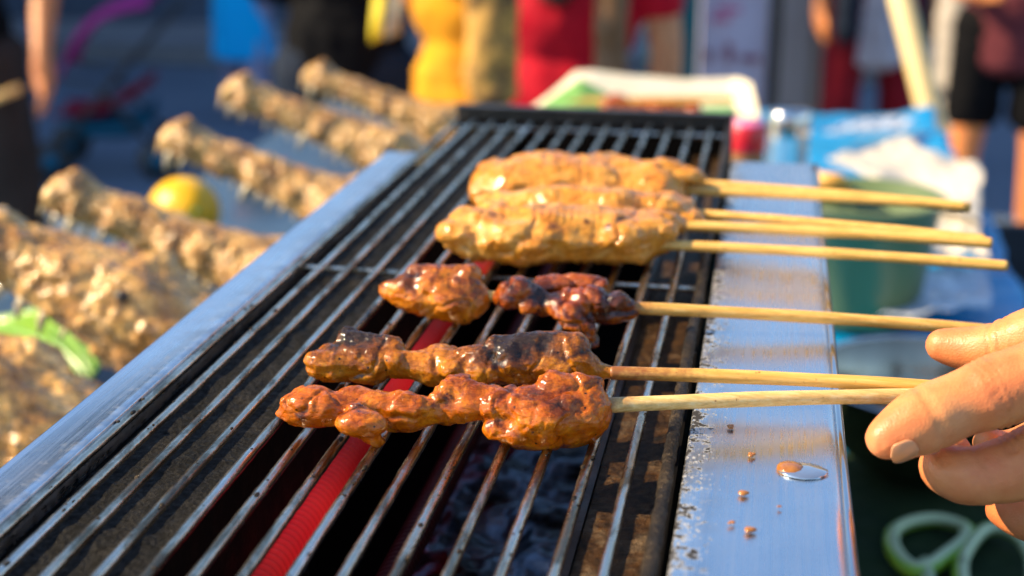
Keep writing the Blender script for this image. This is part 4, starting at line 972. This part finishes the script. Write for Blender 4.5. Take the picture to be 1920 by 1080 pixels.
# ------------------------------------------------------------------ people behind
def person(label, x, y, rz, H=1.68, skin_m='skin_tan', hair='hair', top=None, bottom=None, group=None, arms=None, sleeve='short', stance=.11, stride=.0, long_hair=False, extra=None, shoe='shoe'):
    t = thing('person', label, 'person', (x, y, 0.001), group, rz, False); s = H / 1.70
    J = lambda *p: np.array(p, float) * s
    e = []
    feet = {}
    for sd in (-1, 1):
        fx = sd * stance; fy = -stride * sd
        hip, knee, ank = J(sd * .09, 0, .90), J(sd * .10 * .5 + fx * .5, fy * .4 - .02, .49), J(fx, fy + .02, .085)
        e += chain([(hip, .085 * s), (hip * .5 + knee * .5, .072 * s), (knee, .052 * s), (knee * .6 + ank * .4 + J(0, .012, 0), .052 * s), (ank, .033 * s), (ank - J(0, 0, .035), .034 * s)])
        e += chain([(ank + J(0, .03, -.045), .034 * s), (ank + J(0, -.07, -.052), .030 * s), (ank + J(0, -.13, -.06), .022 * s)]); feet[sd] = ank
    e += [(J(0, 0, .93), (.155 * s, .11 * s, .10 * s)), (J(0, 0, 1.05), (.135 * s, .095 * s, .11 * s)), (J(0, -.005, 1.20), (.15 * s, .105 * s, .13 * s)), (J(0, .0, 1.33), (.165 * s, .10 * s, .11 * s))]
    e += chain([(J(-.17, 0, 1.41), .055 * s), (J(0, .0, 1.43), .065 * s), (J(.17, 0, 1.41), .055 * s)]) + chain([(J(0, .005, 1.42), .055 * s), (J(0, -.01, 1.52), .05 * s)])
    e += [(J(0, -.015, 1.60), (.072 * s, .092 * s, .105 * s)), (J(0, -.04, 1.545), (.048 * s, .055 * s, .05 * s))]
    e += chain([(J(0, -.105, 1.61), .009 * s), (J(0, -.122, 1.585), .013 * s)]) + [(J(sd * .074, .0, 1.595), (.010 * s, .018 * s, .030 * s)) for sd in (-1, 1)]
    hands = {}
    for sd in (-1, 1):
        el, wr, hd = (arms or {}).get(sd, ((sd * .235, .02, 1.14), (sd * .255, -.05, .90), (sd * .255, -.075, .80)))
        S_, E_, W_, H_ = J(sd * .185, 0, 1.40), J(*el), J(*wr), J(*hd)
        e += chain([(S_, .052 * s), (E_, .039 * s), (E_ * .65 + W_ * .35, .041 * s), (W_, .026 * s), (W_ * .5 + H_ * .5, .032 * s), (H_, .028 * s)])
        u = (H_ - W_) / np.linalg.norm(H_ - W_); a = np.cross(u, [sd * 1.0, 0, 0]); a = a / (np.linalg.norm(a) + 1e-9)
        for k_ in range(4):
            b = H_ + a * (k_ - 1.5) * .019 * s; L_ = (.07, .08, .075, .06)[k_] * s; cu = np.array([-sd * .02, 0, 0]) * s
            e += chain([(b, .011 * s), (b + u * L_ * .5, .010 * s), (b + u * L_ + cu, .008 * s)])
        e += chain([(W_ * .5 + H_ * .5 - a * .025 * s, .013 * s), (H_ - a * .055 * s + u * .01 * s, .011 * s), (H_ - a * .06 * s + u * .04 * s, .009 * s)])
        hands[sd] = (S_, E_, W_, H_)
    blob('body', skin_m, t, e, .0095 * s, 2)
    rs = hash(label) % 50
    fold = lambda P, N: P + N * (.010 * fbm(P * np.array([14, 14, 5]), 3, 7))[:, None]
    for (kind, mt, zh) in ([] if not bottom else bottom if isinstance(bottom, list) else [bottom]):
        if kind in ('trousers', 'shorts'):
            c_ = []
            for sd in (-1, 1):
                hip, ank = J(sd * .09, 0, .92), feet[sd]; kn = J(sd * .05 + ank[0] / s * .5, -.01, .49); loose = .020
                k_ = [(hip, (.09 + loose) * s), (hip * .5 + kn * .5, (.078 + loose) * s)]
                if zh < .45: k_ += [(kn, (.060 + loose) * s), (kn * .5 + ank * .5, (.060 + loose) * s), (np.array([ank[0], ank[1], zh * s]), (.052 + loose * 1.2) * s)]
                else: k_ += [(np.array([hip[0] * .5 + kn[0] * .5, 0, zh * s + .07 * s]), (.078 + loose) * s)]
                c_ += chain(k_)
            c_ += [(J(0, 0, .97), (.17 * s, .125 * s, .09 * s))]
            blob('trousers' if kind == 'trousers' else 'shorts', mt, t, c_, .011 * s, 1, fold)
        elif kind == 'skirt':
            V_ = []; n = 30; sg = 60
            for i in range(n + 1):
                u = i / n; z = (1.02 * (1 - u) + zh * u) * s; rx_ = (.155 + .03 * u ** .7) * s; ry_ = (.115 + .04 * u ** .7) * s
                for k_ in range(sg):
                    th = 2 * math.pi * k_ / sg; f_ = 1 + .07 * u * math.sin(th * 9 + 1.3 * math.sin(th * 2)); V_.append((rx_ * f_ * math.cos(th), ry_ * f_ * math.sin(th), z))
            F_ = [(i * sg + k_, i * sg + (k_ + 1) % sg, (i + 1) * sg + (k_ + 1) % sg, (i + 1) * sg + k_) for i in range(n) for k_ in range(sg)]
            o = MB().add(V_, F_).build('skirt', mt, t, True); sm = o.modifiers.new('thickness', 'SOLIDIFY'); sm.thickness = .004
    if top:
        mt, zh = top
        c_ = [(J(0, 0, 1.05), (.158 * s, .118 * s, .12 * s)), (J(0, -.005, 1.20), (.168 * s, .122 * s, .14 * s)), (J(0, 0, 1.32), (.18 * s, .115 * s, .12 * s))]
        for z in np.arange(zh + .05, 1.05, .03): c_.append((J(0, 0, z), (.168 * s, .128 * s, .06 * s)))
        c_ += chain([(J(-.165, 0, 1.405), .066 * s), (J(0, 0, 1.43), .072 * s), (J(.165, 0, 1.405), .066 * s)])
        for sd in (-1, 1):
            S_, E_, W_, H_ = hands[sd]; q = E_ * .6 + S_ * .4 if sleeve == 'short' else E_
            c_ += chain([(S_, .066 * s), (q, .056 * s)])
            if sleeve == 'long': c_ += chain([(E_, .056 * s), (W_, .040 * s)])
        blob('shirt', mt, t, c_, .011 * s, 1, fold)
    hc = [(J(0, .012, 1.635), (.082 * s, .098 * s, .088 * s))]
    if long_hair: hc += chain([(J(0, .07, 1.60), .07 * s), (J(0, .10, 1.45), .065 * s), (J(0, .11, 1.28), .045 * s)])
    blob('hair', hair, t, hc, .010 * s, 1, lambda P, N: P + N * (.006 * fbm(P * 50, 3, 3))[:, None] - np.array([0, 0, 0]) * 0)
    for sd in (-1, 1):
        MB().add(ico()[0] * .0115 * s + J(sd * .030, -.094, 1.615), ico()[1]).build('eye', 'eye', t, True)
    MB().add(ico()[0] * np.array([.024, .008, .007]) * s + J(0, -.098, 1.548), ico()[1]).build('mouth', 'lip', t, True)
    for sd in (-1, 1):
        a_ = feet[sd]; blob('shoe', shoe, t, chain([(a_ + J(0, .035, -.042), .041 * s), (a_ + J(0, -.07, -.046), .039 * s), (a_ + J(0, -.14, -.052), .031 * s)]), .009 * s, 1)
    return t
def gp(x, y_any, d):            # ground position under a pixel column at a given depth
    q = PD(x, 0, d); return q[0], q[1]
# left man in brown trousers, arm hanging into view, holding a pale stick
x, y = gp(-95, 0, 4.05)
pl = person('person in dark brown trousers at the left edge, bare forearm hanging down', x, y, R(25), 1.72, 'skin', 'hair', ('c_black', .86), ('trousers', 'c_brown', .10), None,
       {1: ((.27, -.10, 1.17), (.25, -.27, .98), (.25, -.30, .89)), -1: ((-.24, .02, 1.14), (-.25, -.05, .9), (-.25, -.07, .8))}, stance=.16)
a, b_ = PD(-60, 205, 4.0), PD(38, 165, 3.98)
tag(MB().tube([a, b_], [.012, .012], 10).build('stick', 'bamboo_pale', None, True), 'pale stick held by the person at the left edge', 'stick')
# woman in long blue dress
x, y = gp(452, 0, 7.9)
pb = person('person in a long bright blue dress walking far behind the crocodile heads', x, y, R(160), 1.62, 'skin_tan', 'hair', ('c_blue', .9), [('skirt', 'c_blue', .36), ('trousers', 'c_lilac', .12)], None, None, stance=.12, stride=.08, long_hair=True, shoe='c_lilac')
# dark-clothed person
x, y = gp(648, 0, 3.75)
person('person all in black with navy jeans and a yellow ribbon at the hip', x, y, R(185), 1.75, 'skin_tan', 'hair', ('c_black', .62), ('trousers', 'c_jeans', .08), None, {1: ((.235, -.06, 1.15), (.12, -.20, 1.08), (.05, -.22, 1.1)), -1: ((-.235, -.06, 1.15), (-.12, -.20, 1.10), (-.05, -.22, 1.12))}, 'long', stance=.15)
a = PD(722, -30, 3.45)
rb = thing('ribbon', 'yellow and mottled ribbon hanging beside the black-clothed person', 'ribbon', a)
def ribfn(px0, px1, ln):
    A = PD(px0, -60, 3.45); B = PD(px1, -60, 3.45)
    def fn(u, v): q = A * (1 - u) + B * u; return (q[0] - .01 * v, q[1] + .012 * math.sin(v * 5 + u), q[2] - ln * v * (1 - .10 * u))
    return fn
grid_sheet('ribbon_strip', 'yellow_tag', rb, 4, 24, ribfn(700, 724, .180), .002); grid_sheet('ribbon_strip', 'mottle', rb, 4, 24, ribfn(726, 757, .170), .002)
A = PD(728, -60, 3.45); MB().tube([A, A + np.array([.0, .12, .16])], .006, 8).build('cord', 'yellow_tag', rb, True)
# saffron dress
x, y = gp(893, 0, 3.35)
person('person in a saffron yellow outfit standing left of the one in crimson', x, y, R(170), 1.66, 'skin', 'hair_b', ('c_yellow', .75), ('skirt', 'c_yellow', .50), None, {1: ((.20, -.08, 1.22), (.12, -.18, 1.25), (.05, -.2, 1.28)), -1: ((-.20, -.08, 1.22), (-.12, -.18, 1.25), (-.05, -.2, 1.28))}, stance=.08, long_hair=True)
# spotted bag hanging at its side
p = PD(922, 85, 2.78); sg_t = thing('shoulder_bag', 'spotted brown cloth bag hanging between the yellow and crimson outfits', 'bag', (p[0], p[1], p[2] - .2))
e = [(p + np.array([0, 0, z]), (.056, .032, .05)) for z in np.arange(-.085, .16, .022)]
blob('bag_body', 'leopard', sg_t, e, .008, 1, lambda P, N: P + N * (.008 * fbm(P * 25, 3, 2))[:, None])
MB().tube([p + np.array([-.04, .01, .17]), p + np.array([-.02, .03, .38]), p + np.array([.02, .05, .62])], .012, 8).build('strap', 'leopard', sg_t, True)
# crimson dress
x, y = gp(1058, 0, 3.05)
person('person in a bright crimson dress with bare arm at its right side', x, y, R(178), 1.68, 'skin_tan', 'hair', ('c_red', .75), ('skirt', 'c_red', .42), None, {-1: ((-.225, .0, 1.14), (-.215, -.02, .90), (-.21, -.03, .80)), 1: ((.16, -.10, 1.22), (.10, -.18, 1.26), (.05, -.2, 1.3))}, stance=.08, long_hair=True)
p = PD(1146, 75, 2.80); sg_t = thing('handbag', 'brown leather bag on the right side of the crimson dress', 'bag', (p[0], p[1], p[2] - .15))
e = [(p + np.array([0, 0, z]), (.036, .03, .05)) for z in np.arange(-.10, .18, .022)]
blob('bag_body', 'bag_brown', sg_t, e, .008, 1, lambda P, N: P + N * (.006 * fbm(P * 25, 3, 2))[:, None])
MB().tube([p + np.array([-.03, .01, .17]), p + np.array([-.02, .02, .38]), p + np.array([.01, .03, .62])], .008, 8).build('strap', 'bag_brown', sg_t, True)
# white shirt, dark crimson trousers
x, y = gp(1640, 0, 5.9)
person('person in white shirt and dark crimson trousers beyond the pole', x, y, R(20), 1.72, 'skin', 'hair', ('c_white', .60), ('trousers', 'c_crimson', .12), None, None, stance=.15, shoe='c_white')
p = PD(1592, 20, 5.6); bp = thing('backpack', 'dark navy backpack at the left side of the white-shirted person', 'backpack', (p[0], p[1], p[2] - .2))
blob('pack', 'c_jeans', bp, [(p + np.array([0, 0, z]), (.055, .06, .08)) for z in (-.06, .02, .1, .18)], .012, 1); MB().tube([p + np.array([0, 0, .22]), p + np.array([.06, .02, .45])], .02, 8).build('strap', 'c_jeans', bp, True)
# maroon shirt, black shorts
x, y = gp(1905, 0, 4.75)
person('person in maroon patterned shirt and black shorts at the right edge', x, y, R(-10), 1.72, 'skin', 'hair', ('c_maroon', .77), ('shorts', 'c_black', .585), None,
       {-1: ((-.24, -.05, 1.15), (-.17, -.24, 1.06), (-.10, -.30, 1.07)), 1: ((.24, .02, 1.14), (.26, -.05, .9), (.26, -.07, .8))}, stance=.13)

# stroller at the left
x, y = gp(185, 0, 6.6); st = thing('stroller', 'dark pushchair with magenta and dark red canopy at upper left', 'pushchair', (x, y, 0.001), None, R(15), False); st.scale = (.85, .85, .80)
for (a, b, yy) in ((-.28, 0, .25), (.30, 0, .25), (-.28, 0, -.25), (.30, 0, -.25)):
    wl = MB().tube([(a, yy - .02, .12), (a, yy + .02, .12)], .115, 28).build('wheel', 'rubber', st, True); MB().tube([(a, yy - .026, .12), (a, yy + .026, .12)], .05, 16).build('hub', 'c_teal', wl, True)
for yy in (-.22, .22): MB().tube([(-.28, yy, .14), (.05, yy, .55), (.45, yy, 1.0)], .014, 10).build('frame', 'post_dark', st, True); MB().tube([(.30, yy, .14), (.0, yy, .55), (-.25, yy, .62)], .014, 10).build('frame', 'post_dark', st, True)
MB().tube([(.45, -.22, 1.0), (.45, .22, 1.0)], .016, 10).build('handle', 'rubber', st, True)
grid_sheet('seat', 'c_darkred', st, 16, 16, lambda u, v: (-.26 + .5 * u, -.2 + .4 * v, .40 + .35 * max(0, u - .45) ** 1.2 - .04 * math.sin(v * 3.14)), .02)
grid_sheet('canopy', 'c_magenta', st, 20, 16, lambda u, v: (.30 - .62 * math.sin(u * 1.4) * .8, -.24 + .48 * v, .62 + .42 * math.cos(u * 1.5) - .05 * (2 * v - 1) ** 2), .012)
grid_sheet('basket', 'c_teal', st, 14, 12, lambda u, v: (-.22 + .46 * u, -.19 + .38 * v, .22 + .10 * (2 * u - 1) ** 4 + .1 * (2 * v - 1) ** 4), .01)

# stall across: teal canvas, banner, posts
def flatpanel(name, label, cat, px0, px1, d, zlo, zhi, mat, thick=.01, wav=.02, parent=None):
    A = PD(px0, 0, d); B = PD(px1, 0, d)
    o = grid_sheet(name, mat, parent, 24, 24, lambda u, v: (A[0] * (1 - u) + B[0] * u, A[1] * (1 - u) + B[1] * u + wav * math.sin(u * 14), zlo + (zhi - zlo) * v), thick)
    return tag(o, label, cat) if label else o
flatpanel('canvas_curtain', 'teal canvas curtain hanging left of the printed banner', 'curtain', 1222, 1312, 5.4, .06, 2.2, 'teal', .01, .03)
bn = flatpanel('banner', 'pale lilac printed banner right of the teal curtain', 'banner', 1313, 1442, 5.5, .42, 2.0, 'banner', .006, .0)
def mark(px0, py0, px1, py1, mat):
    A = PD(px0, 0, 5.49); B = PD(px1, 0, 5.49); z0 = PD(px0, py1, 5.49)[2]; z1 = PD(px0, py0, 5.49)[2]
    MB().add([(A[0], A[1] - .012, z0), (B[0], B[1] - .012, z0), (B[0], B[1] - .012, z1), (A[0], A[1] - .012, z1)], [(0, 1, 2, 3)]).build('print_mark', mat, bn)
for m_ in ((1345, 12, 1390, 24, 'pink_print'), (1335, 30, 1370, 42, 'pink_print'), (1364, 85, 1378, 125, 'dark_print'), (1326, 98, 1342, 120, 'dark_print'), (1392, 108, 1430, 122, 'dark_print'), (1340, -40, 1420, -15, 'pink_print')): mark(*m_)
pt = thing('stall_post', 'dark square post right of the lilac banner', 'post', gp(1457, 0, 5.4) + (0.001,))
a = PD(1457, 0, 5.4); MB().box(a[0] - .025, a[0] + .025, a[1] - .025, a[1] + .025, .001, 2.5).build('post', 'post_dark', pt, False, .004)
a = PD(1515, 0, 6.1); b = PD(1570, 0, 6.1)
cb = thing('cabinet', 'beige cabinet standing between the dark post and the white-shirted person', 'cabinet', (a[0] + .05, a[1], 0.001))
MB().box(a[0] - .12, b[0] + .03, a[1], a[1] + .4, .05, 1.9).build('cabinet_body', 'wall_beige', cb, False, .01); MB().box(a[0] - .10, a[0] + .03, a[1] - .02, a[1] - .003, .12, 1.8).build('door', 'wall_grey', cb, False, .004)
for (dx, dy) in ((-.11, .02), (.16, .02), (-.11, .36), (.16, .36)): MB().box(a[0] + dx, a[0] + dx + .03, a[1] + dy, a[1] + dy + .03, .001, .05).build('leg', 'post_dark', cb)
p = PD(1790, 150, 5.4); sk = thing('sack', 'beige sack with dark strap beyond the pole', 'sack', (p[0], p[1], .001))
blob('sack_body', 'wall_beige', sk, [(np.array([p[0], p[1], z]), (.085 + .01 * math.sin(z * 9), .12, .12)) for z in np.arange(.13, 1.0, .07)], .014, 1, lambda P, N: P + N * (.012 * fbm(P * 14, 3, 2))[:, None])
zc = PD(1790, 182, 5.25)[2]; MB().tube([(p[0] + .1 * math.cos(a_), p[1] + .135 * math.sin(a_), zc + .01 * math.sin(a_ * 2)) for a_ in np.linspace(0, 2 * math.pi, 30)], .014, 8, False).build('strap', 'post_dark', sk, True)
for o in bpy.data.objects:
    if 'world_space' in o: del o['world_space']
